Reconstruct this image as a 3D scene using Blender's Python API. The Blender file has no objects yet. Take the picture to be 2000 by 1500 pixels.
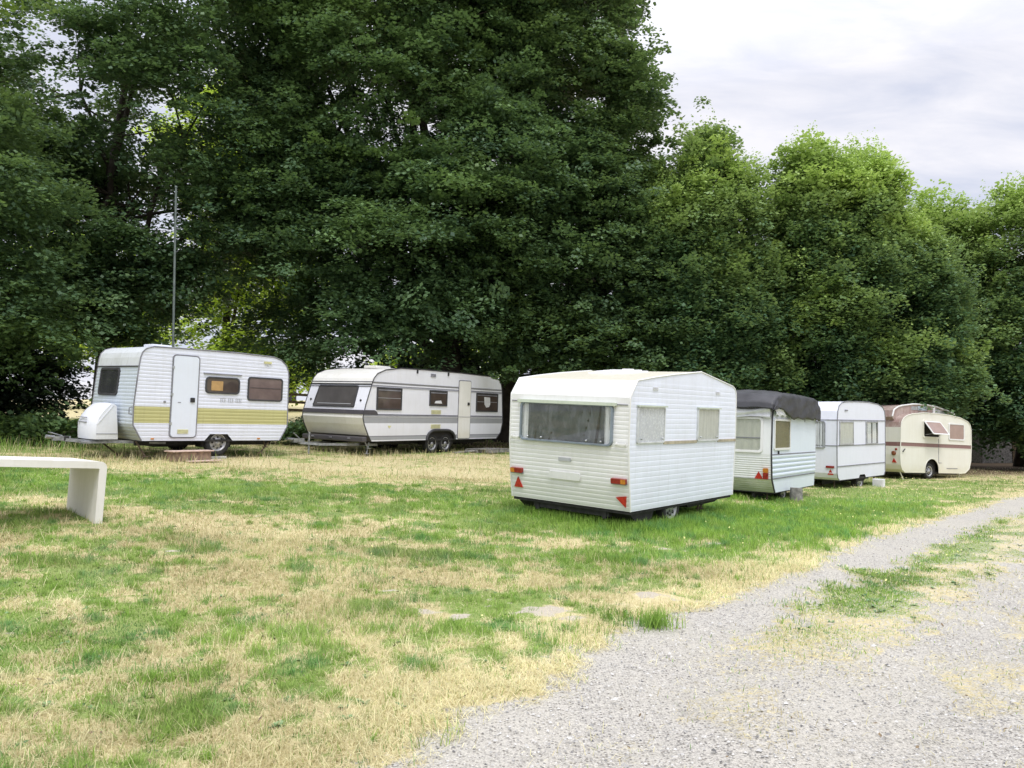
import bpy, math, random
import numpy as np
from mathutils import Vector, Matrix
random.seed(7)
RNG = np.random.default_rng(11)
scene = bpy.context.scene
COL = scene.collection
R_ = math.radians

# ------------------------------------------------------------------ noise
def _hash(ix, iy, iz=0, seed=0):
    h = (ix * 374761393 + iy * 668265263 + iz * 2147483647 + seed * 1274126177) & 0xFFFFFFFF
    h = ((h ^ (h >> 13)) * 1274126177) & 0xFFFFFFFF
    h = ((h ^ (h >> 16)) * 2246822519) & 0xFFFFFFFF
    return ((h ^ (h >> 15)) & 0xFFFFFF) / float(0xFFFFFF)
def vnoise2(x, y, seed=0):
    x = np.asarray(x, float); y = np.asarray(y, float)
    ix = np.floor(x).astype(np.int64); iy = np.floor(y).astype(np.int64)
    fx = x - ix; fy = y - iy
    fx = fx * fx * (3 - 2 * fx); fy = fy * fy * (3 - 2 * fy)
    a = _hash(ix, iy, 0, seed); b = _hash(ix + 1, iy, 0, seed)
    c = _hash(ix, iy + 1, 0, seed); d = _hash(ix + 1, iy + 1, 0, seed)
    return (a * (1 - fx) + b * fx) * (1 - fy) + (c * (1 - fx) + d * fx) * fy
def fbm2(x, y, seed=0, octs=4):
    s = 0.; a = 1.; t = 0.
    for i in range(octs):
        s = s + a * vnoise2(x * 2 ** i + 17.3 * i, y * 2 ** i - 9.1 * i, seed + i); t += a; a *= .5
    return s / t
def vnoise3(p, seed=0):
    ip = np.floor(p).astype(np.int64); f = p - ip; f = f * f * (3 - 2 * f)
    r = 0.
    for dx in (0, 1):
        for dy in (0, 1):
            for dz in (0, 1):
                w = (f[:, 0] if dx else 1 - f[:, 0]) * (f[:, 1] if dy else 1 - f[:, 1]) * (f[:, 2] if dz else 1 - f[:, 2])
                r = r + w * _hash(ip[:, 0] + dx, ip[:, 1] + dy, ip[:, 2] + dz, seed)
    return r
def sstep(a, b, x):
    t = np.clip((np.asarray(x, float) - a) / (b - a), 0, 1); return t * t * (3 - 2 * t)

# ------------------------------------------------------------------ terrain
def softplus(x, k=.8):
    return k * np.log1p(np.exp(np.clip(np.asarray(x, float) / k, -30, 30)))
def height(x, y):
    x = np.asarray(x, float); y = np.asarray(y, float)
    u = -.8 * x + .5 * y
    h = .060 * softplus(np.minimum(u, 70) - 3.2)
    h = h + .04 * softplus(np.clip(y, -50, 95) - 30, 2.) * sstep(14, 0, x)
    h = h - .0095 * np.clip(y, 0, 45) * sstep(1.5, 8, x)
    h = h + .10 * np.exp(-(((x + 5.2) / 2.6) ** 2 + ((y - 9.6) / 2.4) ** 2))
    h = h + .02 * (fbm2(x * .7, y * .7, 3, 3) - .5) * 2 * sstep(60, 20, np.abs(y))
    return h
def hz(x, y): return float(height(np.array([x]), np.array([y]))[0])

ROAD_L = np.array([(-4.5, -6), (-2.6, 0), (-1.35, 2.4), (-.72, 3.6), (-.30, 4.25), (.10, 4.94), (1.05, 6.46), (2.65, 8.16), (5.24, 11.58), (8.32, 15.14), (13.02, 20.12), (21, 27), (34, 36), (60, 50)])
STRIP = np.array([(-.4, 0), (.35, 2.6), (.85, 3.8), (1.42, 4.85), (2.12, 5.75), (3.4, 7.3), (5.65, 9.9), (8.8, 13.7), (13.8, 18.2), (22, 25.5), (34, 34.4)])
ROAD_R = np.array([(1.9, -6), (1.95, 2), (2.1, 3.73), (2.75, 5.28), (4.15, 7.06), (6.6, 9.6), (10.2, 13.), (15.5, 17.2), (24, 24), (38, 33)])
def sdist(P, x, y):
    best = np.full(x.shape, 1e9); sg = np.ones(x.shape)
    for (ax, ay), (bx, by) in zip(P[:-1], P[1:]):
        dx, dy = bx - ax, by - ay; L = dx * dx + dy * dy
        t = np.clip(((x - ax) * dx + (y - ay) * dy) / L, 0, 1)
        d = np.hypot(x - ax - t * dx, y - ay - t * dy)
        s = np.sign(dx * (y - ay) - dy * (x - ax))
        m = d < best; best = np.where(m, d, best); sg = np.where(m, s, sg)
    return best * sg        # + to the left of the line
def blob(x, y, cx, cy, rx, ry, ang=0.):
    c, s = math.cos(ang), math.sin(ang); dx = x - cx; dy = y - cy
    return np.exp(-(((c * dx + s * dy) / rx) ** 2 + ((-s * dx + c * dy) / ry) ** 2))
def masks(x, y):
    """gravel 0..1, green 0..1, lush 0..1"""
    x = np.asarray(x, float); y = np.asarray(y, float)
    dl = sdist(ROAD_L, x, y); ds = np.abs(sdist(STRIP, x, y)); dr = sdist(ROAD_R, x, y)
    n1 = fbm2(x * 1.7, y * 1.7, 21, 4) - .5
    n2 = fbm2(x * 5.0, y * 5.0, 31, 3) - .5
    g = sstep(-.22, .34, -dl + n1 * .30 + n2 * .45 + (fbm2(x * 13, y * 13, 36, 2) - .5) * .4)
    n3 = fbm2(x * 13, y * 13, 35, 2) - .5
    far = sstep(3.6, 7.5, y)
    wid = .26 + .20 * far
    strip = sstep(wid + .24, wid - .16, ds + n1 * .7 + n2 * .7 + n3 * .4) * (.30 + .70 * far) * sstep(3.6, 6.2, y + n1 * 2)
    patch = sstep(.44, .66, fbm2(x * 2.2, y * 2.2, 77, 5)) * sstep(.9, .05, ds) * .4
    right = sstep(-.35, .75, -dr + n1 * 1.2 + n2 * 1.2 + n3 * .8)
    rg = g * (1 - strip) * (1 - patch) * (1 - .62 * right)
    b = .50 + .05 * sstep(0, -2.5, x) * sstep(8, 5, y)
    b = b + .42 * blob(x, y, -4.5, 13.0, 7.5, 1.7, -.06) + .30 * blob(x, y, -10, 13.5, 3.0, 1.7)
    b = b + .40 * blob(x, y, 1.0, 12.2, 3.2, 1.6, .25) + .55 * blob(x, y, 3.6, 12.2, 2.6, 2.3, .7)
    b = b + .48 * blob(x, y, 7.5, 17.0, 5.2, 2.6, .8) + .3 * blob(x, y, 12.5, 23, 5.0, 2.2, .8)
    b = b - .42 * blob(x, y, -4.0, 17.2, 6.0, 1.9, .15) - .35 * blob(x, y, 0., 20.5, 5.0, 2.6) - .25 * blob(x, y, -8.6, 15.2, 3.0, 1.0)
    b = b - .16 * blob(x, y, -2.6, 8.9, 3.2, 1.3) - .10 * blob(x, y, -3.0, 6.7, 2.0, .8) - .06 * blob(x, y, .3, 9., 1.8, .8)
    b = b + .10 * blob(x, y, -2.2, 4.9, 1.3, .7) + .12 * blob(x, y, -.5, 6.6, 1.3, .6, .4) + .10 * blob(x, y, -1.0, 4.3, .8, .5) + .10 * blob(x, y, -5., 9.0, 2, .6)
    b = b - .55 * blob(x, y, 17, 30, 7, 4) - .5 * sstep(30, 36, y)
    edge = sstep(1.15, .05, dl + n1 * 1.1) * (.40 - .1 * sstep(8, 16, y))
    b = b - edge
    n = fbm2(x * .8 + 4, y * 1.3, 41, 5) - .5
    green = sstep(.27, .72, b + n * 1.5 + n2 * 1.4 + n3 * .9)
    sg = strip * sstep(.30, .58, fbm2(x * 2.2, y * 2.2, 51, 4)) * far
    green = np.maximum(green * (1 - g), sg * .9)
    lush = np.clip(blob(x, y, 3.2, 12.0, 3.2, 2.6, .7) * 1.2 + .8 * blob(x, y, 8, 17.3, 5.5, 2.2, .8) + .4 * blob(x, y, -4.5, 13.1, 7.5, 1.3), 0, 1)
    return rg, green, lush

# ------------------------------------------------------------------ materials
class NT:
    def __init__(s, nt): s.nt = nt; s.n = nt.nodes; s.l = nt.links
    def node(s, t, **k):
        n = s.n.new(t)
        ins = k.pop('ins', {})
        for a, v in k.items(): setattr(n, a, v)
        for a, v in ins.items():
            if isinstance(v, bpy.types.NodeSocket): s.l.new(v, n.inputs[a])
            else: n.inputs[a].default_value = v
        return n
    def noise(s, vec, scale, detail=4, rough=.55, dist=0.):
        return s.node('ShaderNodeTexNoise', ins={'Vector': vec, 'Scale': scale, 'Detail': detail, 'Roughness': rough, 'Distortion': dist}).outputs['Fac']
    def ramp(s, fac, a, b, va=0., vb=1.):
        return s.node('ShaderNodeMapRange', ins={0: fac, 1: a, 2: b, 3: va, 4: vb}).outputs[0]
    def mix(s, f, a, b, mode='MIX'):
        n = s.n.new('ShaderNodeMix'); n.data_type = 'RGBA'; n.blend_type = mode
        for i, v in ((0, f), (6, a), (7, b)):
            if isinstance(v, bpy.types.NodeSocket): s.l.new(v, n.inputs[i])
            else: n.inputs[i].default_value = v if i == 0 else (*v[:3], 1)
        return n.outputs[2]
    def math(s, op, a, b=0.):
        n = s.n.new('ShaderNodeMath'); n.operation = op
        for i, v in ((0, a), (1, b)):
            if isinstance(v, bpy.types.NodeSocket): s.l.new(v, n.inputs[i])
            else: n.inputs[i].default_value = v
        return n.outputs[0]
    def mapping(s, vec, scale=(1, 1, 1), rot=(0, 0, 0), loc=(0, 0, 0)):
        return s.node('ShaderNodeMapping', ins={'Vector': vec, 'Scale': scale, 'Rotation': rot, 'Location': loc}).outputs[0]
def newmat(name):
    m = bpy.data.materials.new(name); m.use_nodes = True
    t = NT(m.node_tree); t.n.clear()
    out = t.n.new('ShaderNodeOutputMaterial')
    p = t.n.new('ShaderNodeBsdfPrincipled'); t.l.new(p.outputs[0], out.inputs[0])
    return m, t, p, out
def setp(t, p, **k):
    for a, v in k.items():
        a = {'color': 'Base Color', 'rough': 'Roughness', 'metal': 'Metallic', 'spec': 'Specular IOR Level', 'normal': 'Normal'}[a]
        if isinstance(v, bpy.types.NodeSocket): t.l.new(v, p.inputs[a])
        else: p.inputs[a].default_value = (*v, 1) if isinstance(v, tuple) and len(v) == 3 else v
def plain(name, color, rough=.5, metal=0., var=.12, scale=6., bump=0., spec=.5):
    m, t, p, _ = newmat(name)
    co = t.node('ShaderNodeTexCoord').outputs['Object']
    n = t.noise(co, scale, 5)
    dark = tuple(c * (1 - var * 2) for c in color); lite = tuple(min(1, c * (1 + var)) for c in color)
    setp(t, p, color=t.mix(t.ramp(n, .3, .7), dark, lite), rough=rough, metal=metal, spec=spec)
    if bump:
        b = t.node('ShaderNodeBump', ins={'Height': t.noise(co, scale * 6, 4), 'Strength': bump, 'Distance': .01}).outputs[0]
        setp(t, p, normal=b)
    return m
def paint(name, color, dirt=(.30, .28, .20), amount=.35, low=.35, lowcol=None, lowz=.4, rough=.38, bumpy=.10, streak=True):
    """weathered coach paint: blotches, rain streaks, algae towards the foot (object z)"""
    m, t, p, _ = newmat(name)
    co = t.node('ShaderNodeTexCoord').outputs['Object']
    z = t.node('ShaderNodeSeparateXYZ', ins={0: co}).outputs[2]
    blot = t.ramp(t.noise(co, 1.6, 6, .65), .42, .78)
    st = t.ramp(t.noise(t.mapping(co, (9, 9, .55)), 1.6, 5, .7), .50, .80)
    fine = t.ramp(t.noise(co, 28, 4, .7), .55, .8)
    f = t.math('ADD', t.math('MULTIPLY', blot, .5), t.math('MULTIPLY', st, .55 if streak else .1))
    f = t.math('ADD', f, t.math('MULTIPLY', fine, .18))
    c = t.mix(t.math('MULTIPLY', f, amount), color, dirt)
    zl = t.ramp(t.math('ADD', z, t.math('MULTIPLY', t.noise(co, 3.5, 5), .35)), lowz + .18, lowz - .22 + .18)
    c = t.mix(t.math('MULTIPLY', zl, low), c, lowcol or (.34, .34, .24))
    b = t.node('ShaderNodeBump', ins={'Height': t.noise(co, 3.2, 3), 'Strength': bumpy, 'Distance': .05}).outputs[0]
    setp(t, p, color=c, rough=t.ramp(f, 0, 1, rough, rough + .25), normal=b, spec=.4)
    return m
def glossglass(name, color, rough=.04, var=.5):
    m, t, p, _ = newmat(name)
    co = t.node('ShaderNodeTexCoord').outputs['Object']
    n = t.noise(t.mapping(co, (1, 1, 1)), 2.3, 3)
    c2 = tuple(c * (1 + var) for c in color)
    b = t.node('ShaderNodeBump', ins={'Height': t.noise(co, 1.4, 2), 'Strength': .06, 'Distance': .05}).outputs[0]
    setp(t, p, color=t.mix(t.ramp(n, .35, .65), color, c2), rough=rough, normal=b, spec=.6)
    return m
def thinglass(name, tint=(.93, .95, .94), refl=1.0, dust=.05):
    m, t, p, out = newmat(name); t.n.remove(p)
    tr = t.node('ShaderNodeBsdfTransparent', ins={'Color': (*tint, 1)}).outputs[0]
    gl = t.node('ShaderNodeBsdfGlossy', ins={'Color': (.9, .93, .95, 1), 'Roughness': .03}).outputs[0]
    df = t.node('ShaderNodeBsdfDiffuse', ins={'Color': (.5, .5, .48, 1)}).outputs[0]
    co = t.node('ShaderNodeTexCoord').outputs['Object']
    ge = t.node('ShaderNodeNewGeometry'); fr = t.node('ShaderNodeFresnel', ins={'IOR': t.math('SUBTRACT', 1.5, t.math('MULTIPLY', ge.outputs['Backfacing'], .8333))}).outputs[0]
    mx = t.node('ShaderNodeMixShader', ins={0: t.math('MULTIPLY', fr, refl), 1: tr, 2: gl}).outputs[0]
    d = t.math('MULTIPLY', t.ramp(t.noise(co, 5, 5, .7), .35, .8), dust)
    mx2 = t.node('ShaderNodeMixShader', ins={0: d, 1: mx, 2: df}).outputs[0]
    t.l.new(mx2, out.inputs[0]); return m
def clothmat(name, color, shade, weave=90., var=.5, grid=False, stripes=0.):
    m, t, p, _ = newmat(name)
    co = t.node('ShaderNodeTexCoord').outputs['Object']
    n = t.ramp(t.noise(t.mapping(co, (7, 7, 1.2)), 2., 4), .3, .7)
    c = t.mix(t.math('MULTIPLY', n, var), color, shade)  # vertical noise streaks put soft fold shading into the cloth colour
    if grid:
        v = t.node('ShaderNodeTexVoronoi', ins={'Vector': co, 'Scale': 26.}).outputs['Distance']
        c = t.mix(t.ramp(v, .30, .45), c, shade)
    setp(t, p, color=c, rough=.9, spec=.1)
    return m
M = {}
def mats():
    W = (.80, .80, .82)
    M['white_cool'] = paint('white_ribbed_paint', (.74, .77, .88), amount=.30, low=.10)
    M['locker_white'] = paint('locker_paint', (.76, .78, .84), dirt=(.5, .48, .45), amount=.25, low=.2, lowz=.15)
    M['olive'] = paint('olive_stripe_paint', (.50, .48, .22), dirt=(.30, .29, .15), amount=.5, low=0)
    M['front_grey'] = paint('grey_white_paint', (.58, .64, .72), dirt=(.30, .33, .29), amount=.5, low=.65, lowcol=(.30, .32, .24), lowz=.42)
    M['roof_grey'] = paint('roof_paint', (.66, .69, .72), dirt=(.30, .31, .26), amount=.7, low=0)
    M['door_white'] = paint('door_paint', (.73, .78, .88), amount=.14, low=.05, bumpy=.04)
    M['cream'] = paint('cream_paint', (.79, .78, .74), dirt=(.42, .40, .28), amount=.40, low=.3, lowcol=(.55, .50, .30), lowz=.35)
    M['van_side'] = paint('pale_side_paint', (.76, .77, .83), dirt=(.42, .41, .36), amount=.3, low=.1)
    M['band_grey'] = paint('grey_band_paint', (.34, .35, .37), dirt=(.2, .2, .19), amount=.4, low=0)
    M['band_dark'] = paint('dark_band_paint', (.07, .065, .075), dirt=(.16, .15, .14), amount=.4, low=0)
    M['belt'] = paint('belt_paint', (.20, .20, .23), dirt=(.3, .3, .28), amount=.4, low=0)
    M['near_side'] = paint('bright_white_paint', (.75, .79, .89), amount=.30, low=.30, lowz=.12, lowcol=(.50, .54, .44))
    M['near_rear'] = paint('yellowed_white_paint', (.78, .78, .78), dirt=(.50, .49, .43), amount=.42, low=.45, lowcol=(.54, .56, .46), lowz=.40)
    M['near_roof'] = paint('stained_roof', (.64, .61, .50), dirt=(.40, .38, .28), amount=.8, low=0)
    M['tarp_rear'] = paint('greenish_white_paint', (.78, .79, .79), dirt=(.44, .46, .38), amount=.35, low=.85, lowcol=(.38, .42, .30), lowz=.28)
    M['blue_white'] = paint('bluish_white_paint', (.73, .80, .89), amount=.15, low=.05)
    M['plain_white'] = paint('flat_white_paint', (.76, .78, .87), amount=.15, low=.05)
    M['old_cream'] = paint('old_cream_paint', (.75, .74, .665), dirt=(.5, .44, .3), amount=.35, low=.35, lowcol=(.6, .55, .36), lowz=.3)
    M['maroon'] = paint('maroon_paint', (.22, .12, .11), dirt=(.38, .29, .26), amount=.5, low=0)
    M['faded_red'] = paint('faded_red_roof', (.32, .215, .19), dirt=(.60, .55, .49), amount=1.5, low=0)
    M['alu'] = plain('aluminium', (.50, .51, .53), .38, .75, .15)
    M['darktrim'] = plain('dark_rubber_trim', (.045, .045, .05), .6, 0, .2)
    M['greytrim'] = plain('grey_rubber_trim', (.22, .22, .25), .6, 0, .2)
    M['tyre'] = plain('tyre_rubber', (.022, .022, .022), .85, 0, .2, 12, .3)
    M['rim'] = plain('painted_steel_rim', (.42, .42, .43), .42, .5, .2, 14)
    M['chassis'] = plain('chassis_steel', (.03, .029, .028), .8, .1, .3, 10, .4)
    M['galv'] = plain('galvanised_steel', (.33, .34, .35), .55, .6, .22, 14, .2)
    M['rust'] = plain('rusty_steel', (.12, .085, .06), .85, .1, .3, 14, .4)
    M['glass_brown'] = glossglass('brown_acrylic', (.055, .042, .036))
    M['glass_front'] = glossglass('front_window_acrylic', (.075, .07, .068), .16, .3)
    M['glass_blind'] = glossglass('tinted_window_with_blind', (.14, .105, .10), .10, .35)
    M['glass_dark'] = glossglass('dark_acrylic', (.035, .036, .038), .05)
    M['blind_tan'] = glossglass('tan_blind_window', (.30, .21, .18), .15, .2)
    M['thin'] = thinglass('clear_acrylic')
    M['thin_old'] = thinglass('scratched_acrylic', dust=.12, refl=1.1)
    M['lace'] = clothmat('lace_curtain', (.76, .77, .80), (.58, .59, .64), grid=True)
    M['net'] = clothmat('net_curtain', (.58, .58, .54), (.36, .36, .34))
    M['beige_cloth'] = clothmat('beige_curtain', (.55, .54, .46), (.36, .36, .31))
    M['gold_cloth'] = clothmat('khaki_curtain', (.36, .31, .19), (.22, .19, .12))
    M['white_cloth'] = clothmat('white_curtain', (.72, .72, .74), (.45, .45, .48))
    m_, t_, p_, _o = newmat('grey_plastic_sheet'); co_ = t_.node('ShaderNodeTexCoord').outputs['Object']
    f1 = t_.ramp(t_.noise(t_.mapping(co_, (1, 2.6, .9), (.75, 0, 0)), 2.4, 3, .5, .6), .50, .66); f2 = t_.ramp(t_.noise(t_.mapping(co_, (1, 2.2, 1.), (-.7, 0, 0)), 3.1, 3, .5, .4), .54, .68)
    setp(t_, p_, color=t_.mix(t_.math('MAXIMUM', f1, f2), (.045, .052, .060), (.115, .125, .145)), rough=.45, spec=.5); M['plastic_sheet'] = m_  # lighter fold streaks and reflections painted into the sheet's colour
    M['orange_paper'] = plain('orange_paper', (.46, .29, .12), .8)
    M['red'] = plain('red_reflector', (.50, .03, .02), .3, 0, .2, 30)
    M['redlens'] = plain('red_lens', (.30, .025, .02), .25, 0, .2, 20)
    M['amber'] = plain('amber_lens', (.58, .22, .03), .25, 0, .15, 20)
    M['black_tarp'] = plain('black_tarpaulin', (.040, .040, .045), .50, 0, .25, 3, .25)
    M['white_tarp'] = plain('white_sheet', (.72, .73, .75), .6, 0, .1, 4, .2)
    M['tan_trim'] = plain('tan_trim_strip', (.42, .37, .27), .7, 0, .2)
    M['yellow_vent'] = plain('aged_vent_plastic', (.66, .64, .34), .6)
    M['grey_letters'] = plain('grey_lettering', (.46, .47, .50), .6)
    M['wood_old'] = plain('weathered_wood', (.30, .21, .15), .85, 0, .3, 9, .4)
    M['wood_pink'] = plain('reddish_board', (.62, .47, .40), .8, 0, .12, 9, .2)
    M['wood_grey'] = plain('grey_wood', (.26, .25, .23), .9, 0, .3, 12, .4)
    M['rail_wood'] = plain('fence_wood', (.13, .095, .05), .9, 0, .3, 8, .4)
    M['concrete_white'] = paint('painted_concrete', (.74, .72, .68), dirt=(.5, .48, .36), amount=.4, low=.0, rough=.6, bumpy=.2)
    M['concrete'] = plain('concrete', (.45, .44, .41), .9, 0, .2, 10, .4)
    M['mast'] = plain('mast_steel', (.15, .18, .17), .5, .3, .15)
    M['black'] = plain('black_plastic', (.02, .02, .022), .5)
    M['interior'] = plain('dark_interior', (.016, .014, .013), .9)  # near-black colour stands for unlit interiors, also used on the dark barn
mats()

# ------------------------------------------------------------------ mesh builder
def V3(*a): return Vector(a)
class Fr:       # local frame: P(u, v, n)
    def __init__(s, O, U, V, N): s.O, s.U, s.V, s.N = Vector(O), Vector(U).normalized(), Vector(V).normalized(), Vector(N).normalized()
    def P(s, u, v, n=0.): return s.O + s.U * u + s.V * v + s.N * n
class MB:
    def __init__(s): s.v = []; s.f = []; s.m = []; s.sm = []
    def add(s, vs, fs, mi=0, smooth=False):
        b = len(s.v); s.v += [tuple(p) for p in vs]; s.f += [tuple(b + i for i in f) for f in fs]
        s.m += [mi] * len(fs); s.sm += [smooth] * len(fs); return s
    def box(s, c, d, mi=0, rot=None):
        c = Vector(c); hx, hy, hz_ = d[0] / 2, d[1] / 2, d[2] / 2
        vs = [Vector((x, y, z)) for x in (-hx, hx) for y in (-hy, hy) for z in (-hz_, hz_)]
        if rot is not None: vs = [rot @ p for p in vs]
        return s.add([c + p for p in vs], [(0, 1, 3, 2), (4, 6, 7, 5), (0, 4, 5, 1), (2, 3, 7, 6), (0, 2, 6, 4), (1, 5, 7, 3)], mi)
    def tube(s, pts, r, n=8, mi=0, cap=True, smooth=True):
        pts = [Vector(p) for p in pts]; rs = r if isinstance(r, (list, tuple)) else [r] * len(pts)
        vs = []; fs = []; ref = None
        for i, p in enumerate(pts):
            d = (pts[min(i + 1, len(pts) - 1)] - pts[max(i - 1, 0)]).normalized()
            if ref is None: ref = d.orthogonal().normalized()
            a = (ref - d * ref.dot(d)); a = a.normalized() if a.length > 1e-6 else d.orthogonal().normalized()
            ref = a; b = d.cross(a)
            for k in range(n):
                t = 2 * math.pi * k / n; vs.append(p + (a * math.cos(t) + b * math.sin(t)) * rs[i])
        for i in range(len(pts) - 1):
            for k in range(n):
                k2 = (k + 1) % n; fs.append((i * n + k, i * n + k2, (i + 1) * n + k2, (i + 1) * n + k))
        s.add(vs, fs, mi, smooth)
        if cap: s.add(vs[:n], [tuple(range(n))[::-1]], mi); s.add(vs[-n:], [tuple(range(n))], mi)
        return s
    def lathe(s, prof, c, axis, n=28, mi=0, smooth=True):
        c = Vector(c); ax = Vector(axis).normalized(); a = ax.orthogonal().normalized(); b = ax.cross(a)
        vs = []; fs = []
        for r, h in prof:
            for k in range(n):
                t = 2 * math.pi * k / n; vs.append(c + ax * h + (a * math.cos(t) + b * math.sin(t)) * r)
        for i in range(len(prof) - 1):
            for k in range(n):
                k2 = (k + 1) % n; fs.append((i * n + k, i * n + k2, (i + 1) * n + k2, (i + 1) * n + k))
        return s.add(vs, fs, mi, smooth)
    def prism(s, poly, fr, n0, n1, mi=0, cap0=True):
        k = len(poly); vs = [fr.P(u, v, n0) for u, v in poly] + [fr.P(u, v, n1) for u, v in poly]
        s.add(vs, [(i, (i + 1) % k, k + (i + 1) % k, k + i) for i in range(k)], mi)
        s.add(vs[k:], [tuple(range(k))], mi)
        if cap0: s.add(vs[:k], [tuple(range(k))[::-1]], mi)
        return s
    def ring(s, outer, inner, fr, n0, n1, mi=0):
        k = len(outer)
        vs = [fr.P(u, v, n1) for u, v in outer] + [fr.P(u, v, n1) for u, v in inner] + [fr.P(u, v, n0) for u, v in outer] + [fr.P(u, v, n0) for u, v in inner]
        fs = []
        for i in range(k):
            j = (i + 1) % k
            fs += [(i, j, k + j, k + i), (2 * k + i, 2 * k + j, j, i), (k + i, k + j, 3 * k + j, 3 * k + i)]
        return s.add(vs, fs, mi)
    def build(s, name, ms, parent=None, bevel=0.):
        me = bpy.data.meshes.new(name); me.from_pydata(s.v, [], s.f)
        for m in (ms if isinstance(ms, (list, tuple)) else [ms]): me.materials.append(M[m] if isinstance(m, str) else m)
        me.polygons.foreach_set('material_index', s.m); me.polygons.foreach_set('use_smooth', s.sm); me.update()
        o = bpy.data.objects.new(name, me); COL.objects.link(o)
        if parent is not None: o.parent = parent
        if bevel:
            b = o.modifiers.new('b', 'BEVEL'); b.width = bevel; b.segments = 2; b.limit_method = 'ANGLE'; b.angle_limit = R_(40)
        return o
def tag(o, label=None, cat=None, group=None, kind=None):
    for k, v in (('label', label), ('category', cat), ('group', group), ('kind', kind)):
        if v: o[k] = v
    return o
def empty(name, mat, label, cat, group=None):
    o = bpy.data.objects.new(name, None); o.empty_display_size = .3; COL.objects.link(o)
    o.matrix_world = mat; return tag(o, label, cat, group)
def rrect(u0, u1, v0, v1, r, n=5):
    P = []
    for (cx, cy, a0) in ((u1 - r, v0 + r, -90), (u1 - r, v1 - r, 0), (u0 + r, v1 - r, 90), (u0 + r, v0 + r, 180)):
        for i in range(n + 1):
            a = R_(a0 + 90 * i / n); P.append((cx + r * math.cos(a), cy + r * math.sin(a)))
    return P
def npmesh(name, verts, nper, mat, attrs=None, parent=None, quads=True):
    """verts (N*nper,3): every nper verts are one polygon"""
    me = bpy.data.meshes.new(name); nv = len(verts); nf = nv // nper
    me.vertices.add(nv); me.vertices.foreach_set('co', np.ascontiguousarray(verts, dtype=np.float32).ravel())
    me.loops.add(nv); me.loops.foreach_set('vertex_index', np.arange(nv, dtype=np.int32))
    me.polygons.add(nf); me.polygons.foreach_set('loop_start', np.arange(0, nv, nper, dtype=np.int32))
    me.polygons.foreach_set('loop_total', np.full(nf, nper, dtype=np.int32))
    for a, d in (attrs or {}).items():
        at = me.attributes.new(a, 'FLOAT', 'POINT'); at.data.foreach_set('value', np.ascontiguousarray(d, dtype=np.float32))
    me.materials.append(mat); me.update(); me.validate()
    o = bpy.data.objects.new(name, me); COL.objects.link(o)
    if parent is not None: o.parent = parent
    return o

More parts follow.
